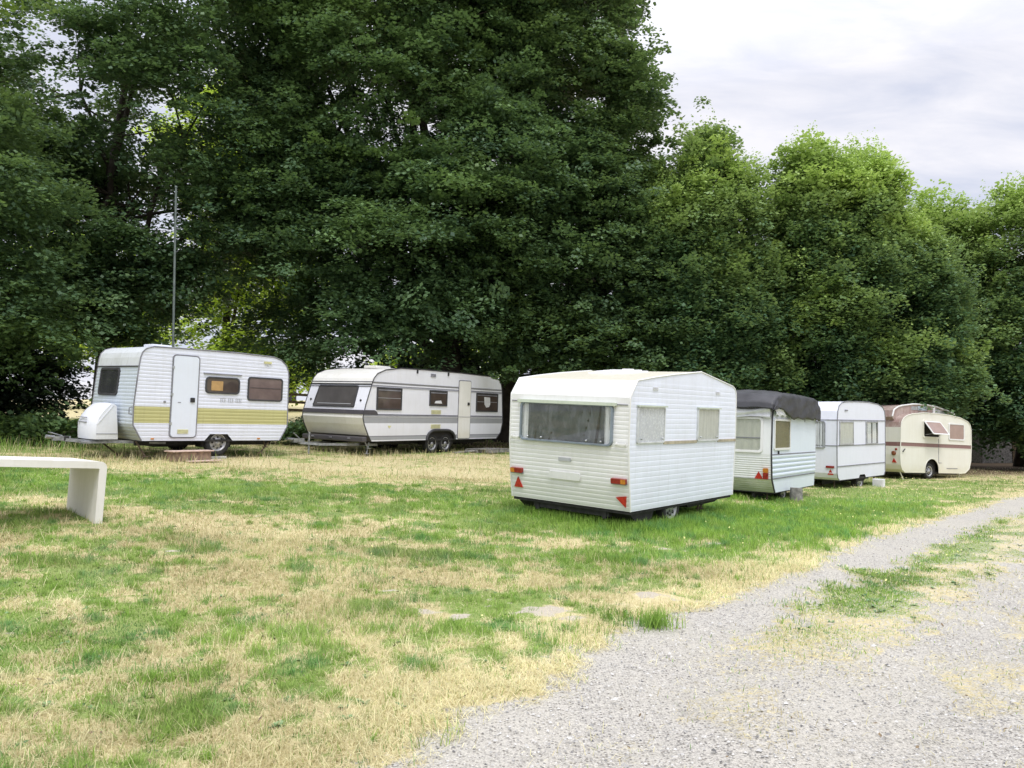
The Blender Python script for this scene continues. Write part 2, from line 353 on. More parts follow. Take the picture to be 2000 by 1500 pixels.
# ------------------------------------------------------------------ caravans
class Van:
    def __init__(s, pos, yaw, pit, rol, W, prof, label):
        cy, sy = math.cos(yaw), math.sin(yaw); cp, sp = math.cos(pit), math.sin(pit); cr, sr = math.cos(rol), math.sin(rol)
        m = Matrix(((cy, -sy, 0), (sy, cy, 0), (0, 0, 1))) @ Matrix(((cp, 0, -sp), (0, 1, 0), (sp, 0, cp))) @ Matrix(((1, 0, 0), (0, cr, -sr), (0, sr, cr)))
        s.mw = Matrix.Translation(pos) @ m.to_4x4(); s.W = W; s.prof = prof
        s.root = empty('caravan', s.mw, label, 'caravan', 'old caravans parked on the grass')
        s.side = Fr((0, 0, 0), (1, 0, 0), (0, 0, 1), (0, -1, 0))
        s.zmax = max(p[1] for p in prof)
        s.apex = max(range(len(prof)), key=lambda i: prof[i][1])
    def smin(s, z):
        P = s.prof[:s.apex + 1]
        for (a, za), (b, zb) in zip(P[:-1], P[1:]):
            if za - 1e-9 <= z <= zb + 1e-9: return a if zb - za < 1e-6 else a + (b - a) * (z - za) / (zb - za)
        return P[0][0] if z < P[0][1] else P[-1][0]
    def smax(s, z):
        P = s.prof[s.apex:]
        for (a, za), (b, zb) in zip(P[:-1], P[1:]):
            if zb - 1e-9 <= z <= za + 1e-9: return b if za - zb < 1e-6 else a + (b - a) * (za - z) / (za - zb)
        return P[-1][0] if z < P[-1][1] else P[0][0]
    def world(s, p): return s.mw @ Vector(p)
    def wall(s, w, sgn, ribs, mat_at, mats, notch=None, amp=.006, name='side_wall'):
        """ribs: list of (z0, z1, pitch) ribbed zones; mat_at(z)->index ; notch(z)->(a,b) or None"""
        zs = set(round(p[1], 4) for p in s.prof)
        zt = [z for z in np.arange(0, s.zmax, .05)]
        zs |= set(round(float(z), 4) for z in zt)
        off = {}
        for z0, z1, pt in ribs:
            n = max(1, int(round((z1 - z0) / pt))); pp = (z1 - z0) / n
            zs = set(z for z in zs if not (z0 < z < z1) or any(abs(z - p[1]) < 1e-4 for p in s.prof))
            for i in range(n):
                for k, a in ((0., 0.), (.10, -1.), (.22, .15), (.6, 1.), (.9, .8)):
                    z = round(z0 + (i + k) * pp, 4); zs.add(z); off[z] = a * amp
        if notch:
            for z in notch.zs: zs.add(round(z, 4))
        for z in s.breaks: zs.add(round(z, 4)); 
        zs = sorted(z for z in zs if z <= s.zmax + 1e-6 and z >= s.prof[0][1] - 1e-6)
        mb = MB(); y = 0. if sgn < 0 else s.W
        for z0, z1 in zip(zs[:-1], zs[1:]):
            if z1 - z0 < 1e-5: continue
            r0 = [s.smin(z0), s.smax(z0)]; r1 = [s.smin(z1), s.smax(z1)]
            o0, o1 = off.get(z0, 0) * sgn + y, off.get(z1, 0) * sgn + y
            segs = [((r0[0], r0[1]), (r1[0], r1[1]))]
            if notch and z1 <= notch.top + 1e-6:
                a0, b0 = notch(z0); a1, b1 = notch(z1)
                segs = [((r0[0], a0), (r1[0], a1)), ((b0, r0[1]), (b1, r1[1]))]
            for (a, b), (c, d) in segs:
                mb.add([(a, o0, z0), (b, o0, z0), (d, o1, z1), (c, o1, z1)], [(0, 1, 2, 3)], mat_at((z0 + z1) / 2))
        return mb.build(name, mats, s.root)
    def shell(s, i0, i1, mats, name, ribs=None, mat_at=None, amp=.006, crown=0., nw=1, sub=None):
        """panel between the two sides, following the profile from point i0 to i1"""
        P = s.prof[i0:i1 + 1]; pts = []
        for (a, za), (b, zb) in zip(P[:-1], P[1:]):
            L = math.hypot(b - a, zb - za); n = 1
            nx, nz = -(zb - za) / L, (b - a) / L
            zone = None
            for z0, z1, pt in (ribs or []):
                if min(za, zb) < z1 - 1e-4 and max(za, zb) > z0 + 1e-4: zone = (z0, z1, pt)
            if zone and abs(zb - za) > .05:
                lo, hi = sorted((za, zb)); pp = zone[2]; z = math.floor(lo / pp) * pp; lst = []
                while z < hi:
                    for k, am in ((0., 0.), (.10, -1.), (.22, .15), (.6, 1.), (.9, .8)):
                        q = z + k * pp
                        if lo < q < hi: lst.append((q, am if zone[0] <= q <= zone[1] else 0))
                    z += pp
                if zb < za: lst = lst[::-1]
                pts.append((a, za, 0, 0))
                for q, am in lst:
                    t = (q - za) / (zb - za); pts.append((a + (b - a) * t + nx * am * amp, q + nz * am * amp, 0, 0))
            else:
                n = sub or 1
                for k in range(n): pts.append((a + (b - a) * k / n, za + (zb - za) * k / n, 0, 0))
        pts.append((P[-1][0], P[-1][1], 0, 0))
        mb = MB(); nw = max(nw, 1)
        for i in range(len(pts) - 1):
            for k in range(nw):
                w0, w1 = s.W * k / nw, s.W * (k + 1) / nw
                c0 = crown * (1 - (2 * k / nw - 1) ** 2); c1 = crown * (1 - (2 * (k + 1) / nw - 1) ** 2)
                a, b = pts[i], pts[i + 1]
                mb.add([(a[0], w0, a[1] + c0), (a[0], w1, a[1] + c1), (b[0], w1, b[1] + c1), (b[0], w0, b[1] + c0)], [(0, 1, 2, 3)],
                       mat_at((a[1] + b[1]) / 2) if mat_at else 0, nw > 1)
        return mb.build(name, mats, s.root)
    def rails(s, mat, r=.014, i0=0, i1=None, out=.004):
        P = s.prof[i0:i1]
        for y, sg in ((-out, 1), (s.W + out, -1)):
            MB().tube([(a, y, z) for a, z in P], r, 6).build('edge_trim', mat, s.root)
    def floor(s, z=0.02, mat='chassis'):
        a, b = s.prof[0][0], s.prof[-1][0]
        mb = MB().box(((a + b) / 2, s.W / 2, z - .02), (b - a - .04, s.W - .04, .05))
        for w in (.45, s.W - .45): mb.box(((a + b) / 2, w, z - .09), (b - a - .1, .06, .12))
        mb.build('chassis', mat, s.root)
    def endframe(s, z0, z1):
        a, b = s.smin(z0), s.smin(z1)
        V = Vector((b - a, 0, z1 - z0)); N = Vector((-(z1 - z0), 0, b - a))
        return Fr((a, 0, z0), (0, 1, 0), V, N), V.length
    def window(s, fr, u0, u1, v0, v1, rad, fmat, kind, fw=.03, depth=.028, label=None, cloth=None, pane='thin', skew=0.):
        def sk(P): return [(u + (skew * ((v - v0) / (v1 - v0) - .5) * (1 if u < (u0 + u1) / 2 else -1)), v) for u, v in P]
        o = sk(rrect(u0, u1, v0, v1, rad)); i = sk(rrect(u0 + fw, u1 - fw, v0 + fw, v1 - fw, max(.004, rad - fw * .6)))
        mb = MB().ring(o, i, fr, -.004, depth)
        w = mb.build('window', fmat, s.root, bevel=.004)
        if label: w['label'] = label
        if kind == 'solid':
            MB().prism(i, fr, 0, depth * .55).build('pane', pane, w)
        else:
            MB().prism(i, fr, -.002, .0045).build('backing', 'interior', w)  # dark board painted as the unlit room behind the glass
            MB().add([fr.P(u, v, depth * .9) for u, v in i], [tuple(range(len(i)))]).build('pane', pane, w)
            for (c0, c1, cm, pl, amp) in cloth:
                mb = MB(); n = 60; a0 = u0 + fw + (u1 - u0 - 2 * fw) * c0; a1 = u0 + fw + (u1 - u0 - 2 * fw) * c1
                def off(k, t):
                    x = k / n * pl + (t * 1.3 * math.sin(k / n * 3.3) if cm == 'plastic_sheet' else 0)
                    return .011 + amp * (math.sin(2 * math.pi * x + math.sin(3.1 * x) * .8) * .5 + .18 * math.sin(5.3 * x + 2.1 * t))
                rows = 5; vs = []
                vb, vt = v0 + fw * .9, v1 - fw * .9
                for r in range(rows + 1):
                    t = r / rows
                    for k in range(n + 1):
                        u = a0 + (a1 - a0) * k / n; g = skew * (t - .5)
                        u = min(max(u, u0 + fw * .9 + g), u1 - fw * .9 - g)
                        vs.append(fr.P(u, vb + (vt - vb) * t, off(k, t)))
                fs = [(r * (n + 1) + k, r * (n + 1) + k + 1, (r + 1) * (n + 1) + k + 1, (r + 1) * (n + 1) + k) for r in range(rows) for k in range(n)]
                mb.add(vs, fs, 0, True).build('curtain', cm, w)
        return w
    def wheel(s, x, z, r, w=.10, tw=.17, far=True, rimr=None, hub='plain'):
        rr = rimr or r * .62
        for y, sg in (((w, -1),) + (((s.W - w, 1),) if far else ())):
            ax = (0, sg, 0); h = tw / 2
            t = MB().lathe([(rr, h * .72), (rr + .015, h * .95), (r * .86, h), (r * .965, h * .80), (r, h * .55), (r, -h * .55), (r * .965, -h * .8), (r * .86, -h), (rr, -h * .9)], (x, y, z), ax, 32).build('wheel', 'tyre', s.root)
            mb = MB().lathe([(rr + .012, h * .86), (rr + .004, h * .92), (rr - .012, h * .80), (rr - .03, h * .35), (rr * .72, h * .42), (rr * .56, h * .70), (rr * .34, h * .74), (rr * .30, h * .98), (.001, h * 1.0)], (x, y, z), ax, 32)
            mb.build('rim', 'rim', t)
            mb = MB().lathe([(.001, h * .56), (rr * .70, h * .44)], (x, y, z), ax, 16)
            for k in range(8):
                a = 2 * math.pi * k / 8
                c = Vector((x + rr * .66 * math.cos(a), y + sg * h * .60, z + rr * .66 * math.sin(a)))
                mb.lathe([(.022, -.004), (.022, .012), (.001, .013)], c, ax, 10)
            for k in range(4):
                a = 2 * math.pi * (k + .5) / 4
                c = Vector((x + rr * .42 * math.cos(a), y + sg * h * .72, z + rr * .42 * math.sin(a)))
                mb.lathe([(.011, 0), (.011, .016), (.001, .018)], c, ax, 8)
            mb.build('wheel_holes', 'black', t)
    def arch(s, x, z, r, depth=.24):
        # dark wheel box behind the opening
        MB().box((x, .035 + depth / 2, z + r * .25), (2 * r, depth, r * 1.5)).build('wheel_box', 'interior', s.root)
    def box(s, name, mat, c, d, bevel=.004, parent=None): return MB().box(c, d).build(name, mat, parent or s.root, bevel)
    def steady(s, p0, p1, mat='rust', r=.018, name='steady_leg'):
        d = Vector(p1) - Vector(p0)
        MB().tube([p0, p1], r, 6).box(Vector(p1) + Vector((0, 0, .01)), (.12, .09, .02)).build(name, mat, s.root)
def tri(fr, pts, n0, n1): return MB().prism(pts, fr, n0, n1)
class Notch:
    def __init__(s, pts): s.pts = pts; s.zs = [p[0] for p in pts]; s.top = max(s.zs)   # (z, a, b)
    def __call__(s, z):
        P = s.pts
        for (z0, a0, b0), (z1, a1, b1) in zip(P[:-1], P[1:]):
            if z0 - 1e-6 <= z <= z1 + 1e-6:
                t = (z - z0) / max(z1 - z0, 1e-6); return a0 + (a1 - a0) * t, b0 + (b1 - b0) * t
        return P[-1][1], P[-1][2]
def archnotch(x, zc, r, z0=0., n=9):
    P = []
    for i in range(n + 1):
        a = math.pi / 2 * i / n; z = zc + r * math.sin(a)
        if z > z0 + .01: P.append((z, x - r * math.cos(a), x + r * math.cos(a)))
    dx = math.sqrt(max(r * r - max(z0 - zc, 0) ** 2, 0)); P.insert(0, (z0, x - dx, x + dx)); 
    P[-1] = (P[-1][0], x - .01, x + .01); return Notch(P)

# ---- 1 : white ribbed caravan with olive stripe -----------------------------------------
def van1():
    prof = [(.20, 0), (.0, .34), (-.01, .74), (.03, 1.25), (.06, 1.6), (.085, 1.80), (.12, 1.91), (.20, 2.0), (.36, 2.055), (1.4, 2.07), (2.4, 2.075), (3.34, 2.05), (3.56, 1.985), (3.70, 1.87), (3.76, 1.74), (3.785, 1.6), (3.81, .35), (3.61, 0)]
    v = Van((-8.115, 16.88, 1.138), .865, -.012, .038, 2.1, prof, 'white ribbed caravan with olive green stripe and gas locker on its drawbar')
    v.breaks = [.385, .745]
    nt = Notch([(0, 1.64, 2.34), (.02, 1.66, 2.32), (.15, 1.77, 2.2)])
    ma = lambda z: 1 if .385 < z < .745 else 0
    v.wall(0, -1, [(.02, 1.98, .078)], ma, ['white_cool', 'olive'], nt, .0034)
    v.wall(v.W, 1, [(.02, 1.98, .078)], ma, ['white_cool', 'olive'], nt, .0034)
    v.shell(0, 4, ['front_grey'], 'front_panel', [(0, 1.56, .078)])
    v.shell(4, 9, ['roof_grey'], 'roof_front')
    v.shell(9, 14, ['roof_grey'], 'roof')
    v.shell(14, 17, ['white_cool'], 'rear_panel', [(0, 1.6, .078)])
    v.rails('greytrim', .015)
    MB().tube([(.045, 0, 1.605), (.045, v.W, 1.605)], .014, 6).build('seam_trim', 'darktrim', v.root)
    v.floor(); f = v.side
    # door
    d = MB().prism(rrect(.82, 1.40, .085, 1.895, .07), f, .004, .026).build('door', 'door_white', v.root, bevel=.005)
    MB().ring(rrect(.79, 1.43, .06, 1.925, .09), rrect(.815, 1.405, .083, 1.90, .072), f, 0, .018).build('door_seal', 'greytrim', d)
    MB().prism(rrect(1.235, 1.335, .865, .97, .015), f, .026, .05).build('handle', 'black', d, bevel=.004)
    mb = MB()
    for k in range(4): mb.prism(rrect(.97, 1.22, .165 + k * .024, .180 + k * .024, .004, 2), f, .026, .040)
    mb.build('vent', 'yellow_vent', d)
    MB().prism(rrect(.95, 1.02, .85, .865, .005, 2), f, .026, .034).build('number_plate', 'greytrim', d)
    for z in (.35, 1.0, 1.6): MB().prism(rrect(.785, .835, z, z + .06, .006, 2), f, .02, .034).build('hinge', 'alu', d)
    # windows
    MB().box((2.01, -.014, 1.545), (.96, .03, .025)).build('rain_gutter', 'greytrim', v.root)
    w = v.window(f, 1.585, 2.45, 1.085, 1.475, .10, 'darktrim', 'solid', fw=.035, pane='glass_brown')
    MB().prism(rrect(1.73, 2.02, 1.16, 1.38, .01, 2), f, .0155, .019).build('paper', 'orange_paper', w)
    w = v.window(f, 2.66, 3.62, .955, 1.53, .08, 'darktrim', 'solid', fw=.035, pane='glass_blind')
    MB().box((3.14, -.02, 1.27), (.84, .006, .008)).build('blind_bar', 'darktrim', w)
    fe, L = v.endframe(.95, 1.575)
    v.window(fe, .86, 1.86, 0, L, .09, 'darktrim', 'solid', fw=.05, pane='glass_dark')
    # details
    x = 1.98
    for grp in ((3, .05), (3, .05), (4, .042)):
        mb = MB()
        for k in range(grp[0]):
            mb.prism(rrect(x, x + .008, .90, .99, .002, 1), f, .006, .011)
            for zz in ((.90, .94, .985) if k % 2 == 0 else (.90, .985)): mb.prism(rrect(x, x + grp[1] * .62, zz - .004, zz + .005, .002, 1), f, .006, .011)
            x += grp[1]
        x += .045; mb.build('badge', 'grey_letters', v.root)
    v.box('marker_lamp', 'yellow_vent', (3.17, -.02, 1.90), (.2, .035, .05))
    for x in (.43, 3.02): v.box('side_reflector', 'amber', (x, -.014, .045), (.07, .018, .03))
    v.box('filler_cap', 'greytrim', (.66, -.012, .86), (.05, .015, .04))
    MB().tube([(-.0, .06, .56), (-.07, .06, .58), (-.07, .06, .70), (.0, .06, .73)], .012, 6).build('grab_handle', 'greytrim', v.root)
    MB().box((1.985, -.008, .158), (.46, .02, .016)).build('arch_trim', 'white_cool', v.root)
    v.box('roof_vent', 'white_cool', (.75, .65, 2.10), (.45, .45, .07), .02)
    v.box('roof_vent', 'white_cool', (2.5, .9, 2.10), (.5, .5, .05), .02)
    # gas locker on the drawbar
    ws = [.60 + .92 * i / 10 for i in range(11)]; gp = [(-.04, 0.), (-.10, .72), (-.16, .765), (-.24, .75), (-.36, .62), (-.45, .48), (-.50, .33), (-.50, .15), (-.49, 0.)]
    gv = []
    for i, w_ in enumerate(ws):
        bu = .12 * math.sin(math.pi * i / 10) ** .6
        for s_, z_ in gp: gv.append((s_ - bu * sstep(-.12, -.45, s_), w_, z_ + .02 * math.sin(math.pi * i / 10) * (z_ > .3)))
    ng = len(gp); gm = MB().add(gv, [(i * ng + k, i * ng + k + 1, (i + 1) * ng + k + 1, (i + 1) * ng + k) for i in range(10) for k in range(ng - 1)], 0, True)
    gm.add(gv[:ng], [tuple(range(ng))]); gm.add(gv[-ng:], [tuple(range(ng))])
    g = gm.build('gas_locker', 'locker_white', v.root)
    MB().box((-.33, .596, .53), (.50, .012, .018), rot=Matrix.Rotation(-.92, 3, 'Y')).build('fold', 'locker_white', g); MB().box((-.28, .596, .12), (.44, .010, .010)).build('seam', 'greytrim', g)
    for z in (.36, .46): MB().box((-.615, 1.06, z), (.03, .42, .012)).build('louvre', 'greytrim', g)
    # drawbar
    mb = MB()
    for w0 in (.35, v.W - .35): mb.tube([(.9, w0, -.06), (-.55, v.W / 2 + (w0 - v.W / 2) * .35, -.05), (-.98, v.W / 2, -.03)], .045, 4, smooth=False)
    mb.box((-.48, 1.05, -.07), (.5, .8, .04)); mb.build('drawbar', 'galv', v.root)
    mb = MB().box((-1.02, 1.05, .0), (.34, .10, .09)).tube([(-1.15, 1.05, .02), (-1.32, 1.05, .04)], .04, 8).tube([(-1.0, 1.05, .05), (-1.2, 1.05, .11), (-1.28, 1.05, .13)], .014, 6)
    mb.build('hitch', 'galv', v.root); v.box('coupling_gaiter', 'black', (-.93, 1.05, -.0), (.12, .11, .11), .02)
    v.wheel(2.0, -.05, .31, w=.12)
    MB().box((2.0, .26, .0), (.72, .3, .32)).build('wheel_box', 'interior', v.root)
    v.steady((.15, .15, -.02), (.36, .12, -.36)); v.steady((-.15, 1.2, -.08), (.25, 1.1, -.42)); v.steady((3.40, .12, -.02), (3.14, .1, -.32)); v.steady((3.25, .14, -.02), (3.3, .12, -.18)); v.steady((3.4, 1.9, -.02), (3.14, 1.9, -.32))
    MB().box((1.15, 1.0, -.12), (.7, .6, .12)).build('water_tank', 'chassis', v.root)
    return v
# ---- 2 : long twin axle caravan ----------------------------------------------------------
def van2():
    prof = [(.30, 0), (.18, .16), (.02, .45), (-.04, .63), (.0, .80), (.06, 1.0), (.26, 1.55), (.33, 1.70), (.46, 1.83), (.78, 1.95), (1.43, 2.03), (2.43, 2.045), (4.1, 2.045), (5.94, 2.01), (6.22, 1.93), (6.36, 1.78), (6.42, 1.58), (6.50, .52), (6.40, .2), (6.18, 0)]
    v = Van((-3.94, 20.926, 1.035), .982, -.001, .031, 2.34, prof, 'long cream caravan with double wheels and grey side bands')
    v.breaks = [.03, .12, .145, .49, .655, .70, .725, 1.49, 1.52, 1.56, 1.59]
    def ma(z):
        if .03 < z < .12: return 1
        if .12 < z < .145: return 2
        if .49 < z < .655: return 1
        if .70 < z < .725: return 2
        if 1.49 < z < 1.52 or 1.56 < z < 1.59: return 2
        return 0
    nt = archnotch(3.27, -.36, .64, 0.); P = []
    nt = Notch([(0, 2.60, 3.93), (.08, 2.61, 3.92), (.18, 2.68, 3.85), (.235, 2.76, 3.77), (.27, 2.86, 3.67), (.285, 3.0, 3.53)])
    ms = ['van_side', 'band_grey', 'belt']
    v.wall(0, -1, [], ma, ms, nt, 0); v.wall(v.W, 1, [], ma, ms, nt, 0)
    v.shell(0, 4, ['cream', 'band_dark'], 'front_panel', mat_at=lambda z: 1 if z < .16 else 0)
    v.shell(4, 6, ['van_side'], 'front_window_panel'); v.shell(6, 10, ['cream'], 'roof_front', sub=2); v.shell(10, 14, ['roof_grey'], 'roof'); v.shell(14, 19, ['van_side'], 'rear_panel')
    v.rails('darktrim', .016); v.floor(); f = v.side
    for z in (1.475, 1.535, 1.605): MB().tube([(v.smin(z) - .01, 0, z), (v.smin(z) - .01, v.W, z)], .012 if z != 1.535 else .02, 6).build('belt_trim', 'darktrim' if z == 1.535 else 'greytrim', v.root)
    for z in (.685, .73, 1.475, 1.605): MB().box(((v.smin(z) + v.smax(z)) / 2, -.006, z), (v.smax(z) - v.smin(z), .014, .012)).build('side_trim', 'greytrim', v.root)
    # dark band round the nose
    fb, L = v.endframe(.72, .83)
    MB().prism(rrect(0, v.W, 0, L, .01, 2), fb, 0, .03).build('nose_band', 'band_dark', v.root)
    MB().prism([(-.02, .725), (.52, .725), (.47, .80), (.38, .84), (-.0, .84)], f, 0, .02).build('side_band_end', 'band_dark', v.root)
    # bumper
    MB().box((.06, v.W / 2, .05), (.16, v.W + .02, .14)).build('bumper', 'band_dark', v.root, bevel=.03)
    for w in (.5, 1.2, 1.9): v.box('bumper_lamp', 'greytrim', (-.03, w, .07), (.03, .09, .04))
    # windows
    fe, L = v.endframe(.90, 1.49)
    w = v.window(fe, .42, 1.98, .0, L, .035, 'darktrim', 'solid', fw=.03, pane='glass_front', skew=.04, depth=.035); MB().prism(rrect(.55, 1.85, .08, .10, .004, 2), fe, .019, .024).build('inner_rail', 'band_grey', w)
    for a, b, c, e, k in ((.45, 1.46, .85, 1.465, 'a'), (2.67, 3.50, 1.0, 1.46, 'b'), (4.98, 6.18, .86, 1.46, 'c')):
        w = v.window(f, a, b, c, e, .02, 'darktrim', 'solid', fw=.04, pane='glass_brown')
        MB().box(((a + b) / 2, -.018, e - .07), (b - a - .1, .006, .03)).build('blind_edge', 'greytrim', w)
        if k != 'b': MB().box(((a + b) / 2, -.018, (c + e) / 2 + .02), (b - a - .1, .006, .012)).build('window_bar', 'band_grey', w)
        if k == 'c': MB().prism([(5.40, 1.34), (5.72, 1.33), (5.74, 1.12), (5.68, 1.02), (5.52, 1.00), (5.43, 1.10)], f, .016, .021).build('white_sticker', 'white_cloth', w)
        if k == 'b': MB().prism([(2.9, 1.08), (3.25, 1.08), (3.2, 1.17), (2.95, 1.15)], f, .016, .02).build('cup', 'white_cloth', w)
    d = MB().prism(rrect(4.08, 4.67, .03, 1.80, .05), f, .004, .022).build('door', 'cream', v.root, bevel=.005)
    MB().ring(rrect(4.055, 4.695, .012, 1.825, .06), rrect(4.077, 4.673, .027, 1.803, .052), f, 0, .014).build('door_seal', 'greytrim', d)
    MB().prism(rrect(4.51, 4.60, 1.05, 1.14, .012), f, .022, .045).build('handle', 'black', d)
    MB().box((4.37, -.026, .69), (.56, .006, .01)).build('door_seam', 'greytrim', d)
    for (a, b, c, e) in ((2.78, 3.22, .765, .89), (2.78, 3.22, .34, .45)):
        mb = MB()
        for k in range(5): mb.prism(rrect(a, b, c + k * .025, c + k * .025 + .015, .003, 1), f, .002, .016)
        mb.build('fridge_vent', 'yellow_vent', v.root)
    v.box('wall_vent', 'greytrim', (2.81, -.012, 1.9), (.22, .02, .09))
    for x in (2.09, 3.52): v.box('roof_clip', 'black', (x, -.015, 1.97), (.05, .03, .10))
    MB().prism([(.93, .42), (1.07, .42), (1.0, .34)], f, .0, .008).build('side_badge', 'yellow_vent', v.root)
    MB().lathe([(.028, 0), (.028, .03), (.001, .032)], fe.P(.22, .2, 0), fe.N, 12).build('nose_knob', 'black', v.root)
    MB().lathe([(.028, 0), (.028, .03), (.001, .032)], fe.P(2.15, .2, 0), fe.N, 12).build('nose_knob', 'black', v.root)
    # arch moulding
    pts = [(nt.pts[i][1], -.015, nt.pts[i][0]) for i in range(len(nt.pts))] + [(nt.pts[i][2], -.015, nt.pts[i][0]) for i in range(len(nt.pts) - 1, -1, -1)]
    MB().tube(pts, .04, 6).build('wheel_arch_trim', 'darktrim', v.root)
    MB().box((3.27, .2, .06), (1.3, .3, .4)).build('wheel_box', 'interior', v.root)
    v.wheel(2.92, -.12, .29, w=.12); v.wheel(3.55, -.12, .29, w=.12)
    mb = MB()
    for w0 in (.35, v.W - .35): mb.tube([(.9, w0, -.12), (-.7, v.W / 2 + (w0 - v.W / 2) * .35, -.10), (-1.15, v.W / 2, -.06)], .045, 4, smooth=False)
    mb.build('drawbar', 'galv', v.root)
    mb = MB().box((-1.2, v.W / 2, .0), (.36, .12, .10)).tube([(-1.3, v.W / 2, .02), (-1.56, v.W / 2, .04)], .04, 8).tube([(-.92, v.W / 2 - .12, -.35), (-.92, v.W / 2 - .12, .22)], .028, 8).tube([(-1.15, v.W / 2, .06), (-1.35, v.W / 2, .2)], .014, 6)
    mb.build('hitch', 'galv', v.root)
    v.steady((.35, .12, -.02), (.25, .1, -.34), 'galv'); v.steady((.2, .12, -.02), (.3, .1, -.20), 'galv'); v.steady((5.9, .14, 0), (5.75, .1, -.3)); v.steady((5.9, 2.1, 0), (5.75, 2.1, -.3))
    v.box('roof_vent', 'cream', (1.6, 1.1, 2.07), (.6, .5, .08), .02); v.box('roof_vent', 'cream', (4.3, 1.1, 2.07), (.4, .4, .06), .02)
    return v
# ---- 3 : near white angular caravan --------------------------------------------------------
def van3():
    prof = [(.49, 0), (.43, .38), (.375, .86), (.37, 1.47), (.37, 1.57), (.55, 1.81), (1.06, 1.878), (1.62, 1.942), (2.56, 2.03), (3.15, 1.945), (3.80, 1.85), (3.90, 1.81), (3.95, 1.74), (3.965, 1.60), (3.985, .96), (3.94, 0)]
    v = Van((1.329, 10.501, .359), .899, 0., .046, 2.075, prof, 'nearest white clapboard caravan with angular roof and wide dark rear window')
    v.breaks = []
    v.wall(0, -1, [(.0, 1.80, .0745)], lambda z: 0, ['near_side'], None, .0013)
    v.wall(v.W, 1, [(.0, 1.80, .0745)], lambda z: 0, ['near_side'], None, .0013)
    v.shell(0, 3, ['near_rear'], 'rear_panel', [(0, 1.47, .062)], amp=.0019)
    v.shell(3, 5, ['near_rear'], 'rear_top'); v.shell(5, 9, ['near_roof'], 'roof'); v.shell(9, 13, ['near_roof'], 'roof_front'); v.shell(13, 15, ['near_side'], 'front_panel')
    v.rails('near_trim', .013, out=.0); v.floor(.0)
    MB().box((2.2, v.W / 2, -.05), (3.3, v.W - .75, .14)).build('underbody', 'chassis', v.root)
    MB().prism([(.52, -.005), (1.3, -.005), (1.2, -.17), (.75, -.17)], Fr((0, .06, 0), (1, 0, 0), (0, 0, 1), (0, 1, 0)), 0, v.W - .12).build('skirt', 'chassis', v.root)
    MB().prism([(2.4, -.005), (3.9, -.005), (3.5, -.10), (2.5, -.12)], Fr((0, .12, 0), (1, 0, 0), (0, 0, 1), (0, 1, 0)), 0, v.W - .24).build('skirt', 'chassis', v.root)
    f = v.side
    for a, b in ((.56, 1.365), (2.46, 3.25)):
        lace = a < 1
        w = v.window(f, a, b, .935, 1.455, .035, 'window_alu', 'cloth', fw=.022, cloth=[(0, 1, 'lace' if lace else 'net', 11 if lace else 5, .008 if lace else .004)], pane='thin_old', label='window with a white lace curtain' if lace else 'window with a plain grey net curtain')
        MB().box(((a + b) / 2, -.03, 1.462), (b - a + .03, .045, .02)).build('hinge_rail', 'greenish', w)
        for x in (a + .09, b - .09): MB().lathe([(.014, 0), (.014, .02), (.001, .022)], (x, -.03, 1.0), (0, -1, 0), 8).build('catch', 'alu', w)
    
    for a, b in ((1.368, 2.457), (3.253, 3.98)): MB().box(((a + b) / 2, -.008, .935), (b - a, .018, .042)).build('waist_strip', 'tan_trim', v.root)
    fe, L = v.endframe(.87, 1.47)
    w = v.window(fe, .25, 1.86, .01, L - .01, .07, 'window_grey', 'cloth', fw=.028, cloth=[(.07, .94, 'plastic_sheet', 6.5, .014), (0, .075, 'white_cloth', 2, .01), (.93, 1, 'white_cloth', 2, .01)], pane='thin_old', depth=.05, label='wide rear window with sagging grey plastic sheet')
    MB().prism(rrect(.20, 1.91, L - .025, L + .02, .005, 2), fe, 0, .06).build('hinge_rail', 'greenish', w)
    for a, b in ((.03, .20), (1.91, 2.05)): MB().prism(rrect(a, b, L - .012, L + .003, .003, 2), fe, 0, .012).build('seam_strip', 'greytrim', v.root)
    for u in (.42, .66, 1.45, 1.70): MB().lathe([(.014, 0), (.014, .02), (.001, .022)], fe.P(u, .07, .045), fe.N, 8).build('catch', 'alu', w)
    # rear lamps
    fl, _ = v.endframe(.10, .55)
    def z2(z): return z - .10
    for a, b, o in ((1.83, 2.045, 1), (.035, .27, 0)):
        m = (a + b) / 2 + (.04 if o else -.04)
        lm = MB().prism(rrect(a, b, z2(.385), z2(.455), .008, 2), fl, 0, .05).build('tail_light', 'redlens', v.root, bevel=.006)
        x0, x1 = (b - .075, b) if o else (a, a + .075)
        MB().prism(rrect(x0, x1 , z2(.387), z2(.453), .006, 2), fl, .051, .056).build('indicator', 'amber', lm, bevel=.002)
        MB().prism(rrect(a - .004, b + .004, z2(.372), z2(.384), .003, 2), fl, 0, .04).build('lamp_base', 'greytrim', lm)
    MB().prism([(1.85, z2(.155)), (2.01, z2(.155)), (1.93, z2(.315))], fl, 0, .02).build('reflector', 'red', v.root, bevel=.003)
    MB().prism([(.215, z2(.185)), (.05, z2(.215)), (.065, z2(.055))], fl, 0, .02).build('reflector', 'red', v.root, bevel=.003)
    for a, b in ((1.88, 2.04), (.035, .20)): 
        mb = MB(); mb.prism(rrect(a, b, .045, .06, .004, 2), fe, .02, .04); mb.prism(rrect(a, a + .02, .03, .075, .004, 2), fe, 0, .025); mb.prism(rrect(b - .02, b, .03, .075, .004, 2), fe, 0, .025); mb.build('grab_handle', 'near_trim', v.root)
    fm, _ = v.endframe(.39, .80)
